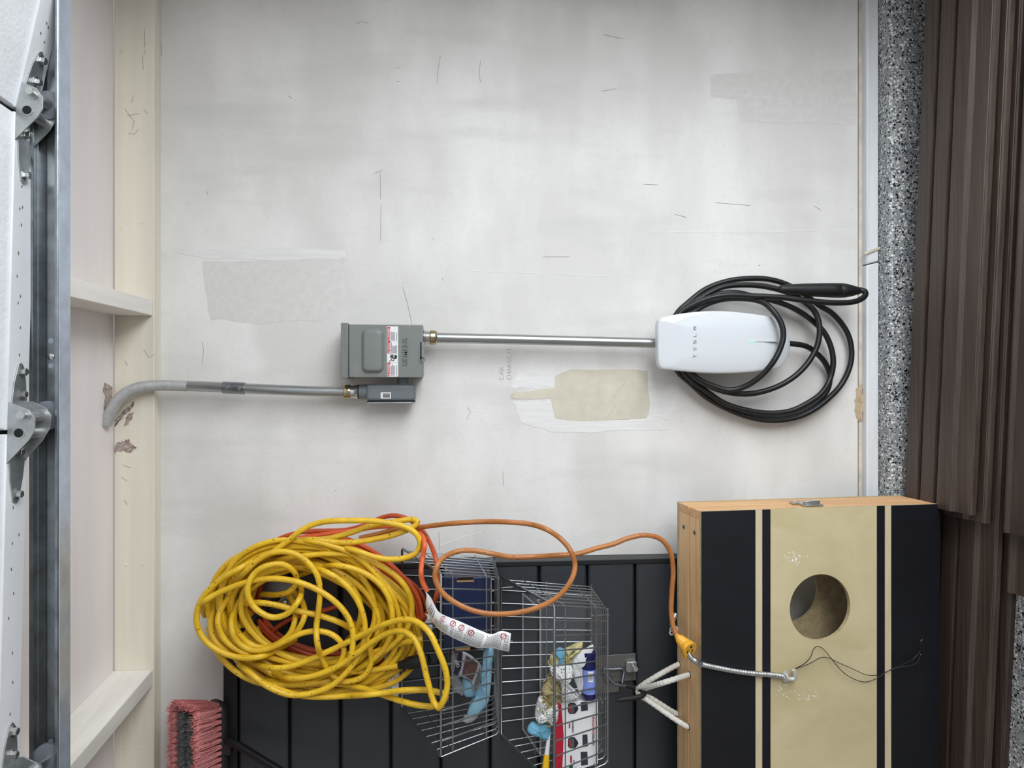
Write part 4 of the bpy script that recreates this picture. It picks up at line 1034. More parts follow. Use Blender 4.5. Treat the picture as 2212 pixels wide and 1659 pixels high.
part('plug', MB().tube([a, a + d_ * .08, a + d_ * .10, a + d_ * .16, a + d_ * .18, a + d_ * .26, a + d_ * .34, a + d_ * .85, c], [.0085, .0095, .0080, .0100, .0085, .0115, .0145, .0135, .011], 18), 'plug_black', yc, label='black plug end')
a, c = P(*Z5(1850, 1082), -.205), P(*Z5(1915, 930), -.205)
lit = part('clear_socket', MB().tube([a, a.lerp(c, .25), a.lerp(c, .7), c], [.008, .014, .0155, .013], 18), 'acrylic', yc, label='clear lighted socket end')
part('contact_block', MB().box((-.006, -.006, -.012), (.006, .006, .012), Matrix.Translation(a.lerp(c, .6))), 'floor_bulb', lit, bev=.003)
# paper tags
def tag_strip(u0, u1, v0, v1, y, bow=.01, nm='paper_tag', parent=yc):
    mb = MB(); n_ = 14
    for i in range(n_ + 1):
        t_ = i / n_; yy = y + bow * math.sin(t_ * 3.1) ; off = 5 * math.sin(t_ * 3.6)
        mb.v += [tuple(P(u0 + off, v0 + (v1 - v0) * t_, yy)), tuple(P(u1 + off * .4, v0 + (v1 - v0) * t_, yy))]
    for i in range(n_): mb.face((2 * i, 2 * i + 1, 2 * i + 3, 2 * i + 2))
    o = part(nm, mb, 'label_white', parent, angle=80); md = o.modifiers.new('thick', 'SOLIDIFY'); md.thickness = .0004
    mb = MB(); rnd = random.Random(int(u0)); v = v0 + 10
    while v < v1 - 5:
        t_ = (v - v0) / (v1 - v0); yy = y + bow * math.sin(t_ * 3.1) - .0012; u = u0 + 5 + 3 * math.sin(t_ * 3.6)
        if rnd.random() < .85:
            e_ = rnd.uniform(u0 + 14, u1 - 3)
            while u < e_:
                w_ = rnd.uniform(2, 5); mb.quad([P(u, v - .5, yy), P(min(u + w_, e_), v - .5, yy), P(min(u + w_, e_), v + .6, yy), P(u, v + .6, yy)]); u += w_ + 1
        v += 2.9
    q = part('small_print', mb, 'ink_grey', o, smooth=False); q['kind'] = 'stuff'
    return o
tag_strip(826, 861, 1370, 1505, -.135, bow=-.012)
tag_strip(918, 938, 1326, 1346, -.222, bow=-.008)

# ---------------------------------------------------------------- wire baskets
def wire_basket(xr_, zt_):      # local: x from right (0) to left, y out of the wall, z from the back top rail
    Wt, Wb = .384, .338; ins = (Wt - Wb) / 2
    zf, zb2, yf2, yfb = -.098, -.222, -.232, -.188
    root_loc = Vector((xr_, Y_SL - .004, zt_))
    def L(x, y, z): return root_loc + Vector((x, y, z))
    return Wt, Wb, ins, zf, zb2, yf2, yfb, L
def build_basket(xr_, zt_, label):
    Wt, Wb, ins, zf, zb2, yf2, yfb, L = wire_basket(xr_, zt_)
    t_ = thing('wire_basket', label, 'wire basket', L(-Wt / 2, -.1, zb2), 'wire baskets on the slat panel')
    def pt(s, d, h):     # s: 0 right .. 1 left, d: 0 back .. 1 front, h: 0 bottom .. 1 rim
        rim = L(-Wt * s, yf2 * d, zf * d)
        bot = L(-ins - Wb * s, yfb * d, zb2 - .0 * d)
        return bot.lerp(rim, h)
    rw, tw = .0029, .0016
    rim = [pt(0, 0.02, 1), pt(0, .5, 1), pt(0, .98, 1), pt(.01, 1, 1), pt(.5, 1, 1), pt(.99, 1, 1), pt(1, .98, 1), pt(1, .5, 1), pt(1, .02, 1), pt(.99, 0, 1), pt(.5, 0, 1), pt(.01, 0, 1)]
    part('rim', MB().tube(rim, rw, 8, closed=True), 'wire_grey', t_, angle=60)
    fr, bk, sr, sl, bt = MB(), MB(), MB(), MB(), MB()
    n = 11
    for i in range(1, n + 1):
        s = i / (n + 1)
        fr.tube([pt(s, 1, 1), pt(s, 1, .02), pt(s, .97, 0)], tw, 6)
        (bt.tube([pt(s, 1, 0), pt(s, .5, 0), pt(s, 0, 0)], tw, 6) if i in (3, 6, 9) else None)
        bk.tube([pt(s, 0, 1), pt(s, 0, 0)], tw, 6)
    for h in (.22, .80):
        fr.tube([pt(0, 1, h), pt(1, 1, h)], tw, 6)
        sr.tube([pt(0, 1, h), pt(0, .05, h)], tw, 6); sl.tube([pt(1, 1, h), pt(1, .05, h)], tw, 6)
    fr.tube([pt(0, 1, .0), pt(1, 1, .0)], tw * 1.2, 6)
    m_ = 8
    for i in range(1, m_ + 1):
        d = i / m_
        for mbx, s, q in ((sr, 0, .02), (sl, 1, .98)):
            mbx.tube([pt(s, d, 1), pt(s, d, .05), pt(q, d, 0)], tw, 6)
        bt.tube([pt(.02, d, 0), pt(.5, d, 0), pt(.98, d, 0)], tw, 6)
    for h in (0, .5): bk.tube([pt(0, 0, h), pt(1, 0, h)], tw * 1.2, 6)
    for s in (.23, .62):
        bk.tube([pt(s, 0, 0) + Vector((0, -.001, 0)), pt(s, 0, 0) + Vector((0, .002, -.03)), pt(s, 0, 0) + Vector((0, .004, -.045))], tw * 1.2, 6)
    for nm, q in (('front_grid', fr), ('back_grid', bk), ('side_grid', sr), ('side_grid', sl), ('bottom_grid', bt)): part(nm, q, 'wire_grey', t_, angle=60)
    return pt
b1 = build_basket(-0.3955, zr(0.1296), 'upper wire basket holding a navy box and blue pouches')
b2 = build_basket(-0.4690, zr(-0.1095), 'lower wire basket holding a clear bin, rags and a white carton')

# ---- what lies in the upper basket
nb = thing('navy_box', 'navy blue cardboard box with a hand hole in the upper basket', 'box', b1(.25, .5, 0))
yB = -.232
q0, q1 = P(958, 1400, yB), P(1061, 1246, yB)
part('carton', MB().box((q0.x, yB, q1.z), (q1.x, -.085, q0.z)), 'navy_card', nb, bev=.0025)
part('hand_hole', MB().box((P(1000, 1257, yB).x, yB - .0006, P(1024, 1250, yB).z), (P(1000, 1246.6, yB).x, yB + .001, P(987, 1250, yB).z)), 'kraft', nb)
part('hole_shadow', MB().box((P(1000, 1252.6, yB).x, yB - .0012, P(1023.5, 1250, yB).z), (P(1000, 1246.8, yB).x, yB, P(987.5, 1250, yB).z)), 'dark_hole', nb)
part('corrugated_edge', MB().box((q0.x + .002, yB + .001, q1.z - .0012), (q1.x - .001, yB + .012, q1.z + .003)), 'kraft', nb)
part('open_flap', MB().box((q0.x - .008, yB + .004, P(1016, 1400, yB).z), (q0.x + .001, -.10, P(983, 1400, yB).z)), 'kraft', nb, bev=.001)

def pillow(name, pts, y, th, m_, parent, seed=1, bump=.15, label=None, grow=1.0):
    # cushion shape over a pixel outline, lying at depth y
    gu, gv = sum(q[0] for q in pts) / len(pts), sum(q[1] for q in pts) / len(pts)
    pts = [(gu + (u - gu) * grow, gv + (v - gv) * grow) for u, v in pts]
    P3 = catmull([P(u, v, y) for u, v in pts], .004, closed=True); n_ = len(P3); c = sum(P3, Vector()) / n_
    mb = MB(); rnd = random.Random(seed); rings = ((1, 0), (.96, -.45), (.8, -.8), (.5, -1), (.2, -1.05))
    for f_, h_ in rings:
        for p_ in P3: mb.v.append(tuple(c + (p_ - c) * f_ + Vector((0, h_ * th * (1 + rnd.uniform(-bump, bump)), 0))))
    for f_, h_ in ((.9, .6), (.5, .9)):
        for p_ in P3: mb.v.append(tuple(c + (p_ - c) * f_ + Vector((0, h_ * th, 0))))
    for i in range(len(rings) - 1):
        for k in range(n_): mb.face((i * n_ + k, i * n_ + (k + 1) % n_, (i + 1) * n_ + (k + 1) % n_, (i + 1) * n_ + k))
    i = len(rings) - 1; mb.face([i * n_ + k for k in range(n_)])
    o = len(rings) * n_
    for k in range(n_):
        mb.face((k, o + k, o + (k + 1) % n_, (k + 1) % n_)); mb.face((o + k, o + n_ + k, o + n_ + (k + 1) % n_, o + (k + 1) % n_))
    mb.face([o + n_ + k for k in reversed(range(n_))])
    return part(name, mb, m_, parent, angle=60, label=label)
H7 = lambda x, y: (960 + x / 8.292, 1380 + y / 8.292)
bp1 = thing('blue_pouch', 'pale blue plastic wrapped pouch standing in the upper basket', 'pouch', b1(.7, .6, 0))
pillow('pouch', [H7(*q) for q in ((710, 200), (850, 190), (838, 500), (820, 800), (770, 1120), (640, 1280), (480, 1370), (420, 1330), (440, 1220), (560, 1110), (640, 1020), (380, 1010), (345, 860), (350, 700), (480, 700), (640, 780), (700, 600))], -.20, .012, 'blue_pouch', bp1, 3, grow=1.08)
pillow('wrapper', [H7(*q) for q in ((330, 1460), (360, 1370), (480, 1360), (640, 1290), (560, 1430), (440, 1500), (370, 1500))], -.205, .008, 'cellophane', bp1, 4)
pf = thing('printed_pouch', 'purple and silver printed packet leaning in the upper basket', 'packet', b1(.6, .5, .1))
pillow('packet', [H7(*q) for q in ((250, 220), (390, 240), (600, 400), (660, 480), (640, 780), (555, 965), (480, 760), (330, 690), (165, 600), (220, 400))], -.222, .004, 'pouch_silver', pf, 5)
def flat(name, pts, y, m_, parent, th=.0006):
    return part(name, MB().prism([P(u, v, y) for u, v in pts], (0, th, 0)), m_, parent, smooth=False)
flat('purple_panel', [H7(*q) for q in ((245, 225), (330, 235), (300, 520), (240, 655), (160, 610), (220, 400))], -.2275, 'pouch_purple', pf)
flat('photo_panel', [H7(*q) for q in ((395, 300), (600, 440), (580, 560), (500, 745), (320, 640), (350, 480))], -.2285, 'pouch_brown', pf)
t = text_mb('OFF', .0105, (0, 0, 0)); o_ = P(*H7(275, 505), -.2292); o2 = P(*H7(240, 400), -.2292); xd = (o2 - P(*H7(265, 505), -.2292)).normalized(); yd = Vector((0, -1, 0)).cross(xd) * -1
t = text_mb('OFF', .0098, o_, xd=xd, yd=yd if yd.z > 0 else -yd)
part('lettering', t, 'label_white', pf, smooth=False)
flat('text_panel', [H7(*q) for q in ((640, 520), (652, 740), (560, 950), (520, 860), (590, 640))], -.2282, 'ink_grey', pf)
cw = thing('cellophane_bag', 'crumpled clear cellophane bag beside the printed packet', 'bag', b1(.62, .45, .1))
pillow('bag', [H7(*q) for q in ((140, 260), (230, 250), (170, 600), (240, 700), (340, 840), (330, 1010), (240, 960), (150, 900), (120, 600))], -.205, .012, 'cellophane', cw, 6, .5)

# ---- what lies in the lower basket
cb_ = thing('clear_bin', 'clear plastic bin standing in the lower basket', 'bin', b2(.5, .5, 0))
K7 = lambda x, y: (1070 + x / 7.2125, 1220 + y / 7.2125)
K8 = lambda x, y: (1070 + x / 7.246, 1430 + y / 7.246)
xa, xb = b2(.97, .5, .3).x, b2(.05, .5, .3).x
zA, zB = b2(.5, .5, 0).z + .004, b2(.5, .1, 0).z + .172
yA, yC = -.085, -.205
mb = MB()
for lo, hi in (((xa, yC, zA), (xb, yC + .002, zB - .028)), ((xa, yA - .002, zA), (xb, yA, zB)), ((xa, yC, zA), (xa + .002, yA, zB - .015)), ((xb - .002, yC, zA), (xb, yA, zB - .015)), ((xa, yC, zA), (xb, yA, zA + .002))): mb.box(lo, hi)
part('body', mb, 'acrylic', cb_)
mb = MB().tube([(xa, yC, zB - .028), (xb, yC, zB - .028)], .0022, 8).tube([(xb, yC, zB - .028), (xb, yA, zB)], .0022, 8).tube([(xa, yC, zB - .028), (xa, yA, zB)], .0022, 8).tube([(xa, yA, zB), (xb, yA, zB)], .002, 8)
part('edge_band', mb, 'cellophane', cb_)
part('handle_slot', MB().tube(catmull([(xb - .002, -.13, zB - .03), (xb - .002, -.165, zB - .04), (xb - .002, -.165, zB - .06), (xb - .002, -.13, zB - .05)], .004, closed=True), .002, 8, closed=True), 'cellophane', cb_)

rg = [('yellow_rag', 'fuzzy yellow cleaning rag in the lower basket near the blue can', 'rag', [K7(*q) for q in ((880, 1420), (960, 1400), (1080, 1330), (1180, 1280), (1320, 1230), (1300, 1330), (1190, 1400), (1180, 1500), (1060, 1560), (900, 1560), (880, 1480))], -.235, 'mop_yellow', .5),
      ('tan_rag', 'fuzzy tan cleaning rag in the middle of the lower basket', 'rag', [K8(*q) for q in ((870, 250), (980, 200), (1050, 330), (1060, 500), (1000, 620), (880, 640), (790, 560), (750, 420), (800, 340))], -.232, 'mop_tan', .5),
      ('dotted_glove', 'white dotted work glove lying on the tan rag in the lower basket', 'glove', [K8(*q) for q in ((890, 100), (1050, 60), (1180, 100), (1190, 230), (1110, 330), (1190, 400), (1280, 510), (1190, 560), (1060, 570), (1040, 400), (1000, 260), (900, 200))], -.246, 'dotted_cloth', .3),
      ('dotted_rag', 'white dotted rag beside the red striped carton in the lower basket', 'rag', [K8(*q) for q in ((760, 760), (860, 690), (945, 670), (945, 900), (880, 960), (790, 900), (700, 940), (650, 860), (720, 800))], -.236, 'dotted_cloth', .3),
      ('white_rag', 'ragged white cloth above the blue cloth in the lower basket', 'rag', [K8(*q) for q in ((700, 560), (800, 570), (820, 640), (760, 760), (700, 860), (640, 850), (650, 680))], -.228, 'bag_white', .5),
      ('blue_cloth', 'folded pale blue cloth in the lower basket beside the yellow handle', 'cloth', [K8(*q) for q in ((580, 960), (640, 960), (820, 980), (810, 1190), (680, 1150), (520, 1080), (530, 1010))], -.225, 'cloth_blue', .2),
      ('blue_cloth', 'small pale blue cloth corner poking up between yellow rags', 'cloth', [K7(*q) for q in ((935, 1370), (1000, 1310), (1075, 1340), (1060, 1400), (1030, 1560), (960, 1560), (980, 1450))], -.240, 'cloth_blue', .2)]
for nm, lb_, ct, pts, y, m_, bmp in rg:
    t_ = thing(nm, lb_, ct, P(*pts[0], y))
    pillow('fabric', pts, y, .014, m_, t_, len(nm), bmp, grow=1.16)
mh = thing('mop_head', 'frayed yellow mop fabric heaped behind the rags in the lower basket', 'mop head', P(1195, 1600, -.22))
hp_ = [K8(*q) for q in ((880, -60), (1060, -40), (1180, 60), (1100, 300), (1070, 520), (960, 660), (930, 900), (800, 960), (690, 900), (700, 720), (760, 560), (760, 400), (860, 250), (860, 60))]
pillow('heap', hp_, -.218, .012, 'mop_tan', mh, 17, .6)
mb = MB(); rnd = random.Random(77)
for k in range(420):
    t_ = rnd.random(); v = 1415 + 150 * t_ + rnd.gauss(0, 4); u = (1206 if t_ < .35 else 1198 if t_ < .6 else 1183) + rnd.gauss(0, 9); u = max(1168, min(u, 1194 if v > 1500 else 1230))
    y = -.226 - rnd.random() * .016; a_ = rnd.uniform(0, 6.28); l_ = rnd.uniform(5, 11)
    mb.tube([P(u, v, y), P(u + l_ * .5 * math.cos(a_), v + l_ * .5 * math.sin(a_), y - .005), P(u + l_ * math.cos(a_ + .5), v + l_ * math.sin(a_ + .5), y - .006)], [.0014, .0012, .0008], 4)
q = part('fringe', mb, 'mop_yellow', mh, angle=80); q['kind'] = 'stuff'
wb = thing('white_bag', 'white plastic bag standing between the rags and the blue can', 'bag', P(1248, 1500, -.24))
pillow('bag', [K7(*q) for q in ((1195, 1480), (1250, 1380), (1400, 1300), (1520, 1240), (1530, 1290), (1420, 1360), (1340, 1440), (1350, 1600), (1370, 1760), (1370, 1900), (1310, 2050), (1270, 1900), (1200, 1700))], -.238, .010, 'bag_white', wb, 9, .25)
bc = thing('blue_can', 'navy blue spray can with a pale blue label lying in the lower basket', 'can', P(1273, 1505, -.24))
a, c = P(1274, 1506, -.236), P(1272, 1407, -.236)
L_ = (c - a).length; rc = .0165
can = part('body', MB().lathe(a, c - a, [(0, rc * .9), (.004, rc), (L_ * .72, rc), (L_ * .76, rc * .97), (L_ * .80, rc * .9), (L_ * .82, rc * .94), (L_ * .98, rc * .92), (L_, rc * .75)], 32), 'can_blue', bc)
part('paper_label', MB().lathe(a + (c - a) * .12, c - a, [(0, rc * 1.012), (L_ * .52, rc * 1.012)], 32), 'label_blue', bc)
part('code_panel', MB().box((a.x + L_ * .40, a.y - rc * 1.05, a.z - .004), (a.x + L_ * .62, a.y - rc * .9, a.z + .007)), 'label_white', bc)
mb = MB(); zz = a.z - .003
while zz < a.z + .006: mb.box((a.x + L_ * .43, a.y - rc * 1.065, zz), (a.x + L_ * .59, a.y - rc * .95, zz + .0006)); zz += .0014
q = part('barcode', mb, 'ink', bc); q['kind'] = 'stuff'

ct = thing('product_carton', 'white carton with a red stripe and storage product pictures in the lower basket', 'carton', P(1250, 1640, -.24))
yK = -.238
cA, cB = P(1200, 1690, yK), P(1292, 1513, yK)
xlo, xhi = P(1292, 1650, yK).x, P(1200, 1679, yK).x
part('carton', MB().hexa([(xlo, yK, cB.z), (cB.x, yK, cB.z), (cB.x, yK + .03, cB.z), (xlo, yK + .03, cB.z), (xhi, yK, cA.z), (cB.x, yK, cA.z), (cB.x, yK + .03, cA.z), (xhi, yK + .03, cA.z)]), 'carton_white', ct, bev=.001)
yk2 = yK - .0008
flat('red_stripe', [K8(*q) for q in ((945, 640), (1030, 625), (1035, 700), (1070, 1150), (1060, 1400), (1043, 1760), (945, 1785))], yk2, 'carton_red', ct)
for cy, lab_ in ((735, 1), (1275, 1)):
    flat('shield_logo', [K8(*q) for q in ((1140, cy - 75), (1180, cy - 95), (1240, cy - 95), (1285, cy - 40), (1300, cy), (1285, cy + 30), (1250, cy + 75), (1160, cy + 75), (1138, cy + 40))], yk2, 'ink', ct)
    flat('shield_panel', [K8(*q) for q in ((1150, cy - 70), (1235, cy - 80), (1235, cy + 65), (1150, cy + 65))], yk2 - .0004, 'ink_grey', ct)
    flat('red_pill', [K8(*q) for q in ((1150, cy - 50), (1160, cy - 62), (1176, cy - 50), (1178, cy + 50), (1165, cy + 62), (1150, cy + 50))], yk2 - .0008, 'carton_red', ct)
for cy, h_ in ((700, 75), (1235, 100), (1515, 110)):
    flat('drawer_picture', [K8(*q) for q in ((1335 + (30 if cy == 1235 else 0), cy - h_ + 5), (1440, cy - h_), (1450, cy + h_ - 20), (1345 + (20 if cy == 1235 else 0), cy + h_))], yk2, 'drawer_dark', ct)
flat('red_pill', [K8(*q) for q in ((1150, 970), (1160, 955), (1172, 970), (1172, 1030), (1160, 1045), (1150, 1030))], yk2, 'carton_red', ct)
flat('red_pill', [K8(*q) for q in ((1172, 1475), (1184, 1460), (1200, 1475), (1200, 1570), (1186, 1590), (1172, 1570))], yk2, 'carton_red', ct)
flat('green_leaf', [K8(*q) for q in ((1180, 1610), (1215, 1595), (1215, 1650), (1170, 1690), (1150, 1650))], yk2, 'leaf_green', ct)
def word(txt, px, size, m_, width_px=None, mid=None):
    o_ = P(*px, yk2 - .0003)
    t_ = text_mb(txt, size, o_, bold=.00015)
    if width_px:
        wv = P(px[0], px[1] - width_px, yk2).x - o_.x; xs = [q[0] for q in t_.v]; k_ = wv / (max(xs) - min(xs)); x_ = min(xs)
        t_.v = [(o_.x + (q[0] - x_) * k_, q[1], q[2]) for q in t_.v]
    part('lettering', t_, m_, ct, smooth=False)
word('CLEVERSTORE', K8(1228, 1112), .0056, 'ink', 29)
word('UNITED', K8(1552, 1300), .0070, 'ink', 24)
word('SOLUTIONS', K8(1552, 1122), .0070, 'carton_red', 37)
word('ECO', K8(1240, 1590), .0042, 'ink', 8)

sc_ = thing('scraper', 'scraper with a yellow handle and white shaft in the lower basket', 'scraper', P(1175, 1655, -.24))
a, c, e = P(1176, 1690, -.245), P(1181, 1630, -.24), P(1186, 1585, -.232)
part('handle', MB().tube([P(1172, 1720, -.246), a, a.lerp(c, .7), c], [.009, .0085, .0075, .006], 16), 'handle_yellow', sc_)
part('shaft', MB().tube([c, c.lerp(e, .5), e], [.0055, .0045, .003], 14), 'plastic_white', sc_)

# ---------------------------------------------------------------- hook with bracket
M2 = lambda x, y: (1290 + x / 8.733, 1390 + y / 8.733)
hk = thing('utility_hook', 'steel utility hook with black vinyl tip holding the ropes', 'hook', P(1350, 1460, -.06))
def plate(name, pts, y, m_, parent, th=.002, bev=.0006): return part(name, MB().prism([P(u, v, y) for u, v in pts], (0, th, 0)), m_, parent, bev=bev, smooth=False)
plate('plate', [M2(*q) for q in ((-20, 240), (725, 185), (735, 690), (20, 750), (-20, 750))], -.058, 'bracket_steel', hk, .003)
plate('lower_plate', [M2(*q) for q in ((-20, 755), (410, 740), (410, 915), (-20, 945))], -.058, 'bracket_steel', hk, .003)
plate('clamp', [M2(*q) for q in ((560, 350), (740, 340), (750, 360), (750, 540), (570, 550), (545, 520), (545, 390))], -.066, 'hinge_steel', hk, .007, .0015)
a = P(*M2(690, 460), -.066)
part('clamp_screw', MB().lathe(a, (P(*M2(735, 490), -.088) - a), [(0, .004), (.010, .004), (.0105, .0066), (.019, .0066), (.020, .0055)], 20), 'zinc', hk)
rod = [P(*M2(470, 750), -.075), P(*M2(490, 620), -.068), P(*M2(505, 520), -.063), P(*M2(470, 485), -.062), P(*M2(300, 490), -.062), P(*M2(140, 490), -.062), P(*M2(110, 500), -.063), P(*M2(180, 600), -.068), P(*M2(330, 760), -.077), P(*M2(400, 785), -.08), P(*M2(560, 805), -.088)]
part('rod', MB().tube(catmull(rod, .004), .0036, 10), 'hook_rod', hk)
tip = [P(*M2(555, 803), -.088), P(*M2(660, 820), -.094), P(*M2(760, 850), -.102), P(*M2(850, 890), -.118), P(*M2(885, 940), -.138), P(*M2(850, 985), -.15), P(*M2(740, 1018), -.155), P(*M2(560, 1045), -.157), P(*M2(420, 1062), -.158), P(*M2(360, 1068), -.158)]
tp2 = catmull(tip, .004)
part('vinyl_tip', MB().tube(tp2, [.0057 if i < len(tp2) - 2 else .0036 for i in range(len(tp2))], 12), 'vinyl_black', hk)
part('spare_hook', MB().tube(catmull([P(*M2(40, 1010), -.07), P(*M2(110, 1180), -.085), P(*M2(70, 1265), -.095)], .004), .0022, 8), 'hook_rod', hk)

# ---------------------------------------------------------------- pair of cornhole boards leaning against the curb
TH = R(5.05)
T0 = P(1515, 1105, -.255)                                 # upper right front corner
eD = Vector((0, math.sin(TH), -math.cos(TH))); eN = Vector((0, -math.cos(TH), -math.sin(TH))); eX = Vector((-1, 0, 0))
LB_, LX, TK = .592, 1.2, .134
def CB(a, b, n): return T0 + eX * a + eD * b + eN * n      # a: to the left, b: down, n: out towards the room
def on_deck(u, v, n=0.0): return PPL(u, v, T0 + eN * n, eN)
def b_of(u): return (on_deck(u, 1105) - T0).dot(eD)
edges = [0, b_of(1632), b_of(1646.5), b_of(1664.5), b_of(1894), b_of(1911.5), b_of(1925), LB_]
hc = on_deck(1771.7, 1312) - T0; ha, hb = hc.dot(eX), hc.dot(eD); hr = (on_deck(1771.7, 1383.5) - on_deck(1771.7, 1240.5)).length / 2
def deck_mesh(n0, n1, flip):
    # strips along the board, the middle one with a round hole; n0 = painted face, n1 = back face
    mb = MB(); idx = [1, 2, 1, 0, 1, 2, 1]
    def strip(a0, a1, b0, b1):
        c = [CB(a, b, n) for n in (n0, n1) for a, b in ((a0, b0), (a1, b0), (a1, b1), (a0, b1))]
        o = len(mb.v); mb.v += [tuple(p_) for p_ in c]
        mb.face((o, o + 1, o + 2, o + 3)); k = mb.cur; mb.cur = 3; mb.face((o + 7, o + 6, o + 5, o + 4)); mb.cur = k
        return o
    for i in range(7):
        mb.cur = idx[i]
        if i != 3: strip(0, LX, edges[i], edges[i + 1]); continue
        b0, b1 = edges[3], edges[4]; s = (b1 - b0) / 2; cb = (b0 + b1) / 2
        strip(0, ha - s, b0, b1); strip(ha + s, LX, b0, b1)
        N = 64; o = len(mb.v)
        for n in (n0, n1):
            for k in range(N):
                q = 2 * math.pi * k / N; mb.v.append(tuple(CB(ha + hr * math.cos(q), hb + hr * math.sin(q), n)))
            for k in range(N):
                q = 2 * math.pi * k / N; m_ = max(abs(math.cos(q)), abs(math.sin(q))); mb.v.append(tuple(CB(ha + s * math.cos(q) / m_, cb + s * math.sin(q) / m_, n)))
        for k in range(N):
            k2 = (k + 1) % N
            mb.cur = 0; mb.face((o + k, o + k2, o + N + k2, o + N + k))
            mb.cur = 3; mb.face((o + 2 * N + k, o + 3 * N + k, o + 3 * N + k2, o + 2 * N + k2)); mb.face((o + k, o + 2 * N + k, o + 2 * N + k2, o + k2))
    mb.cur = 3
    for (a0, b0, a1, b1) in ((0, 0, LX, 0), (0, LB_, LX, LB_), (0, 0, 0, LB_), (LX, 0, LX, LB_)):
        mb.quad([CB(a0, b0, n0), CB(a1, b1, n0), CB(a1, b1, n1), CB(a0, b0, n1)])
    return mb
DECKM = ['board_top', 'board_black', 'board_cream', 'ply_edge']
def bar_(mb, a0, a1, b0, b1, n0, n1): return mb.hexa([CB(a0, b0, n0), CB(a1, b0, n0), CB(a1, b1, n0), CB(a0, b1, n0), CB(a0, b0, n1), CB(a1, b0, n1), CB(a1, b1, n1), CB(a0, b1, n1)])
def cornhole(name_label, nd0, nd1, nf0, nf1):
    t_ = thing('cornhole_board', name_label, 'cornhole board', CB(.6, LB_, -.06), 'pair of cornhole boards')
    part('deck', deck_mesh(nd0, nd1, False), DECKM, t_, smooth=False)
    part('top_rail', bar_(MB(), .020, LX - .020, .0006, .020, nf0, nf1), 'pine', t_, bev=.001)
    part('end_rail', bar_(MB(), .0006, .020, .0004, LB_ - .0006, nf0, nf1), 'pine_end', t_, bev=.001)
    part('end_rail', bar_(MB(), LX - .020, LX - .0006, .0004, LB_ - .0006, nf0, nf1), 'pine_end', t_, bev=.001)
    part('bottom_rail', bar_(MB(), .020, LX - .020, LB_ - .020, LB_ - .0006, nf0, nf1), 'pine', t_, bev=.001)
    return t_
hf = TK / 2
cf = cornhole('black and natural wood striped cornhole board in front, hung by rope', 0, -.010, -.0102, -hf + .0018)
ck = cornhole('rear cornhole board of the pair, behind the striped front one', -TK, -TK + .010, -TK + .0102, -hf - .0018)
for par, n in ((cf, -hf / 2 - .004), (ck, -TK + hf / 2 + .002)):
    pass
def on_top(u, v): return PPL(u, v, T0, eD)
for par, px in ((cf, (1500, 1150)), (ck, (1477, 1138))):
    c = on_top(*px)
    s_ = part('screw', MB().lathe(c + eD * .001, -eD, [(0, .0052), (.0016, .0052), (.0020, .0046)], 18), 'bracket_steel', par)
    part('screw_socket', MB().lathe(c - eD * .001, -eD, [(0, .0028), (.0004, .0028)], 6), 'dark_hole', s_)
# draw latch on the right end
la = PPL(1748, 1092, T0, eX)
def lq(b, n): return T0 + eD * (la - T0).dot(eD) + eN * (la - T0).dot(eN) + eD * b + eN * n
def lbox(b0, b1, n0, n1, h0, h1, bev=.0006):
    return MB().hexa([lq(b, n) - eX * h for h in (h0, h1) for b, n in ((b0, n0), (b1, n0), (b1, n1), (b0, n1))])
lt = part('draw_latch', lbox(-.020, .026, -.010, .016, .0004, .0042), 'hinge_steel', cf, bev=.0006)
part('lever', lbox(-.014, .022, -.004, .010, .0040, .0120), 'zinc', lt, bev=.0015)
part('keeper', lbox(-.030, -.018, -.034, -.012, .0004, .0075), 'zinc', lt, bev=.001)
part('loop_wire', MB().tube([lq(-.020, -.026) - eX * .005, lq(.010, -.002) - eX * .005, lq(.010, .008) - eX * .005, lq(-.020, -.014) - eX * .005], .0014, 8, closed=True), 'zinc', lt)

mb = MB(); rnd = random.Random(31)
for cu, cv, n_, sp2 in ((1716, 1206, 46, 9), (1698, 1490, 16, 14), (1745, 1500, 22, 12)):
    for k in range(n_):
        p_ = on_deck(cu + rnd.gauss(0, sp2), cv + rnd.gauss(0, sp2 * .8), .0003)
        mb.ball(p_, rnd.uniform(.0006, .0016), 6, 4, (1, .25, 1))
q = part('paint_specks', mb, 'scuff_light', cf); q['kind'] = 'stuff'
# ropes through the rails and over the hook
def rope_tube(pts, r=.0061):
    q = catmull(pts, .0025); rr = [r * (1 + .07 * math.sin(i * 1.6)) for i in range(len(q))]
    return MB().tube(q, rr, 12)
def in_rail(u, v): 
    p_ = on_top(u, v); return p_
for par, A_, B_, hook in ((ck, (1467, 1435), (1464, 1542), [M2(1150, 600), M2(830, 805), M2(760, 885), M2(780, 960), M2(860, 1000), M2(960, 1010)]), (cf, (1489, 1457.6), (1487, 1570), [M2(1300, 725), M2(930, 838), M2(840, 885), M2(810, 950), M2(850, 1010), M2(930, 1055)])):
    a, c = on_top(*A_), on_top(*B_)
    ys = [-.14, -.115, -.100, -.104, -.118, -.125] if par is ck else [-.20, -.14, -.112, -.112, -.13, -.145]
    mid = [P(*h_, y) for h_, y in zip(hook, ys)]
    part('rope_handle', rope_tube([a + eD * .012] + [a] + mid + [c] + [c + eD * .012]), 'rope', par, angle=70, label='braided white rope handle')
    for q in (a, c): part('rope_hole', MB().lathe(q + eD * .0006, -eD, [(0, .0072), (.0012, .0072)], 16), 'dark_hole', par)

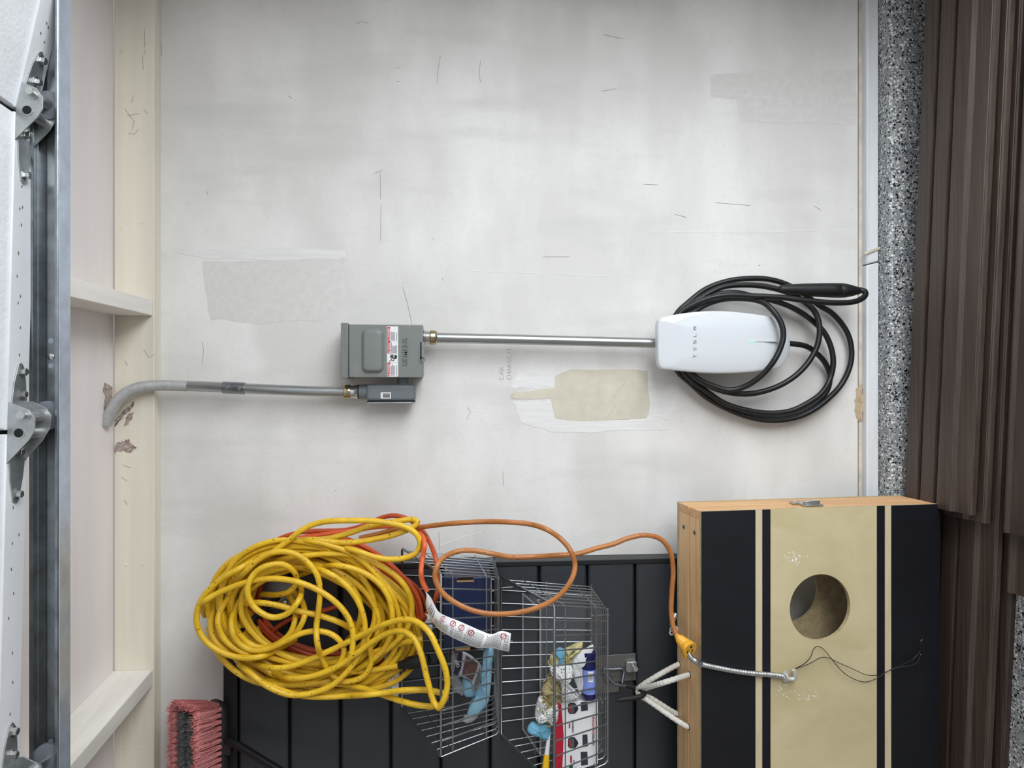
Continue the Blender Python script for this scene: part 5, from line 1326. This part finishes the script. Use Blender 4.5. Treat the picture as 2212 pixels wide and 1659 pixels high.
# ---------------------------------------------------------------- metal whip over the boards
wp = thing('armoured_cable', 'flexible silver armoured cable hanging over the cornhole board with two bare wires', 'cable', P(1600, 1440, -.25))
Q = lambda x, y: (1440 + x / 7.373, 1320 + y / 7.373)
wpts = [P(*Q(140, 60), -.15), P(*Q(105, 130), -.165), P(*Q(85, 200), -.185), P(*Q(110, 290), -.205), P(*Q(170, 390), -.226), P(*Q(240, 480), -.245), P(*Q(330, 640), -.262), P(*Q(400, 755), -.273), P(*Q(470, 800), -.278)]
for x, y in ((560, 845), (700, 880), (850, 910), (1000, 940), (1150, 965), (1300, 985), (1450, 1000), (1600, 1010), (1720, 1020), (1850, 1040)): wpts.append(on_deck(*Q(x, y), .009))
q = catmull(wpts, .0012)
part('spiral_sheath', MB().tube(q, [.0062 if i % 3 else .0051 for i in range(len(q))], 12), 'flex_steel', wp, angle=70)
e_ = on_deck(*Q(1850, 1040), .009)
part('end_cap', MB().tube(catmull([on_deck(*Q(1835, 1035), .009), on_deck(*Q(1900, 1070), .010), on_deck(*Q(1975, 1085), .010), on_deck(*Q(2040, 1070), .012), on_deck(*Q(2045, 1000), .014), on_deck(*Q(2025, 935), .014)], .003), .0046, 12), 'strap_white', wp)
def strap(c, ax_, r=.0085, label=None):
    ax_ = Vector(ax_).normalized(); u_ = ax_.orthogonal().normalized(); w_ = ax_.cross(u_)
    pts = [c + (u_ * math.cos(a) + w_ * math.sin(a)) * r for a in [2 * math.pi * k / 20 for k in range(20)]]
    return MB().tube(pts, .0022, 6, closed=True)
s1 = P(*Q(115, 300), -.208)
st1 = part('strap', strap(s1, (P(*Q(170, 390), -.226) - P(*Q(85, 200), -.185))), 'strap_white', wp)
part('strap_ear', MB().lathe(P(*Q(78, 345), -.216), (0, -1, 0), [(0, .0055), (.0018, .0055)], 18), 'strap_white', st1)
part('ear_hole', MB().lathe(P(*Q(78, 345), -.2182), (0, -1, 0), [(0, .0021), (.0003, .0021)], 12), 'dark_hole', st1)
st2 = part('strap', strap(on_deck(*Q(1880, 1050), .010), (0, .3, -1)), 'strap_white', wp)
part('strap_ear', MB().lathe(on_deck(*Q(1890, 985), .011), eN, [(0, .0062), (.0018, .0062)], 18), 'strap_white', st2)
mb = MB()
J8 = lambda x, y: (1420 + x / 2.6797, 1040 + y / 2.6797)
for l_ in ([(795, 1085), (850, 1055), (885, 1020), (905, 970), (930, 955), (965, 975), (1010, 1030), (1070, 1100), (1140, 1145), (1210, 1160), (1270, 1140), (1340, 1095), (1420, 1060), (1490, 1020), (1522, 975), (1520, 935), (1532, 915)],
           [(795, 1085), (855, 1065), (900, 1045), (940, 1022), (985, 1020), (1050, 1050), (1130, 1085), (1210, 1120), (1280, 1120), (1330, 1100), (1400, 1075), (1470, 1065), (1505, 1045), (1520, 1010), (1526, 998)]):
    pts = catmull([on_deck(*J8(x, y), .004 + .010 * abs(math.sin(i * .7))) for i, (x, y) in enumerate(l_)], .004)
    part('wire', MB().tube(pts, .00085, 6), 'wire_black', wp)
    part('bare_end', MB().tube([pts[-2], pts[-1]], .0010, 6), 'flex_steel', wp)

# ---------------------------------------------------------------- fluted brown boards stacked on the floor
DT = .0235
def fluted(top_z, x0, x1, yback, width, yaw, m_, label, ribs=3, flip=False, lipm=None, ref=-.289):
    # ref: x where the back edge is at yback
    th = DT; w = width
    rib = (w - .040) / ribs
    pf = [(0, -th), (0, 0)]
    y = 0
    for i in range(ribs):
        y1 = y + rib - .014
        pf += [(y1, 0)]
        if i < ribs - 1: pf += [(y1 + .001, -.014), (y1 + .0135, -.014), (y1 + .014, 0)]
        y = y1 + .014
    pf += [(y1 + .008, -.008), (y1 + .016, -.0095), (w - .006, -.0095), (w - .005, -.011), (w - .003, -.011), (w, -.0135), (w, -th)]
    if flip: pf = [(w - a, b) for a, b in reversed(pf)]
    sl = math.tan(yaw)
    t_ = thing('fluted_board', label, 'board', ((x0 + x1) / 2, yback - w / 2, top_z - th), 'brown fluted boards stacked along the curb')
    def wp_(x, d, z): return (x, yback - d + (x - ref) * sl, top_z + z)
    pts = [wp_(x0, d, z) for d, z in pf]
    mb = MB().prism(pts, (x1 - x0, (x1 - x0) * sl, 0))
    o = part('board', mb, m_, t_, angle=30)
    return t_
FZ = 4 * DT
yawA = math.atan(-.0655)
ztop = zr(-1.121)
LBL = 'brown fluted composite board '
fluted(ztop, -.290, 1.01, -.084, .213, yawA, 'deck_brown', LBL + 'on top of the stack along the curb')
fluted(ztop - DT, -.306, 1.01, -.095, .215, yawA * .98, 'deck_brown', LBL + 'just under the top one, its end showing beside the cornhole board', ref=-.29)
fluted(ztop - 2 * DT, -1.6, 1.01, -.103, .216, yawA * .93, 'deck_brown', LBL + 'running under the cornhole board, upper of two', ref=-.29)
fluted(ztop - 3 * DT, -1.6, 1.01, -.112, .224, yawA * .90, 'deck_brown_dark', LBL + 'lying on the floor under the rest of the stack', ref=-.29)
fluted(DT, -.452, 1.01, -.3365, .058, yawA * .9, 'deck_brown', LBL + 'narrow strip on the floor in front of the stack', ribs=1, ref=-.29)
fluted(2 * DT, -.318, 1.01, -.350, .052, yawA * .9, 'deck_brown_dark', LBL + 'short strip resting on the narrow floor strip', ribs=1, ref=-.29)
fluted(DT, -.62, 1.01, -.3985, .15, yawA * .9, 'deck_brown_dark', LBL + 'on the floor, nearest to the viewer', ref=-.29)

# ---------------------------------------------------------------- pink bristled brush
br = thing('floor_brush', 'floor brush with pink and grey bristles hung bristles up beside the slat panel', 'brush', P(478, 1600, -.05))
bd = Vector((0, -.85, .527)).normalized(); be = Vector((0, -.527, -.85)).normalized()
bc0 = P(458, 1518, -.075)
def BR(x, e, d): return bc0 + Vector((-x, 0, 0)) + be * e + bd * d
mb = MB()
n_ = 14; secs = []
for i, (x, f_) in enumerate(((-.002, .25), (.002, .6), (.010, .88), (.022, 1), (.12, 1), (.30, 1))):
    for k in range(20):
        a = 2 * math.pi * k / 20; ce, sd = math.cos(a), math.sin(a)
        e_ = .030 * f_ * math.copysign(abs(ce) ** .5, ce); d_ = -.013 + .013 * f_ * math.copysign(abs(sd) ** .5, sd)
        mb.v.append(tuple(BR(x, e_, d_)))
for i in range(5):
    for k in range(20): mb.face((i * 20 + k, i * 20 + (k + 1) % 20, (i + 1) * 20 + (k + 1) % 20, (i + 1) * 20 + k))
mb.face([k for k in range(20)]); mb.face([100 + k for k in reversed(range(20))])
part('block', mb, 'brush_block', br, angle=50)
rnd = random.Random(9)
def tuft(base_e, x, lean_e, lean_x, mname, seed, L_=.086, r0=.0046, r1=.0092, fib=46):
    mb = MB(); rn = random.Random(seed)
    o = BR(x, base_e, -.001)
    core = [o, o + bd * L_ * .45 + be * lean_e * .3 + Vector((-lean_x * .3, 0, 0)), o + bd * L_ * .9 + be * lean_e + Vector((-lean_x, 0, 0))]
    mb.tube(catmull(core, .02), [r0 + (r1 * .88 - r0) * i / 4 for i in range(len(catmull(core, .02)))], 9)
    for k in range(fib):
        a = rn.random() * 6.283; q = math.sqrt(rn.random())
        p0 = o + (Vector((math.cos(a), 0, 0)) + be * math.sin(a)) * r0 * q
        l2 = L_ * rn.uniform(.86, 1.05); jx, je = rn.gauss(0, .0022), rn.gauss(0, .0022)
        p2 = o + bd * l2 + be * (lean_e + math.sin(a) * r1 * q + je) + Vector((-lean_x + math.cos(a) * r1 * q + jx, 0, 0))
        p1 = p0.lerp(p2, .5) + (Vector((math.cos(a), 0, 0)) + be * math.sin(a)) * .0005
        mb.tube([p0, p1, p2], [.0008, .0008, .0007], 3)
    return part('tuft', mb, mname, br, angle=80)
k = 0; x = .010
while x < .285:
    tuft(.026, x, .016, -.020 + rnd.uniform(-.002, .002), 'bristle_pink', k); k += 1
    tuft(-.026, x, -.014, -.020 + rnd.uniform(-.002, .002), 'bristle_pink', k, fib=30); k += 1
    x += .0145
for e_ in (-.018, -.006, .006, .018): tuft(e_, .002, e_ * .5, -.026, 'bristle_pink', k); k += 1
x = .022
while x < .285:
    for e_ in (-.010, .010): tuft(e_ + rnd.uniform(-.001, .001), x + (.006 if e_ > 0 else 0), e_ * .4, -.019, 'bristle_grey', k, L_=.080, r0=.0045, r1=.0105, fib=26); k += 1
    x += .0150
part('holder', MB().box((P(490, 1626, -.07).x, -.085, P(502, 1610, -.07).z), (P(490, 1602, -.07).x, -.045, P(484, 1610, -.07).z)), 'brush_block', br, bev=.002)
part('handle', MB().tube([P(494, 1600, -.085), P(520, 1613, -.10), P(700, 1724, -.16), P(860, 1822, -.21), P(1400, 2160, -.30)], .0092, 16), 'rod_black', br)

# ---------------------------------------------------------------- render cost
S.cycles.max_bounces = 7
S.cycles.diffuse_bounces = 3
S.cycles.glossy_bounces = 3
S.cycles.transparent_max_bounces = 12
S.cycles.adaptive_threshold = 0.03
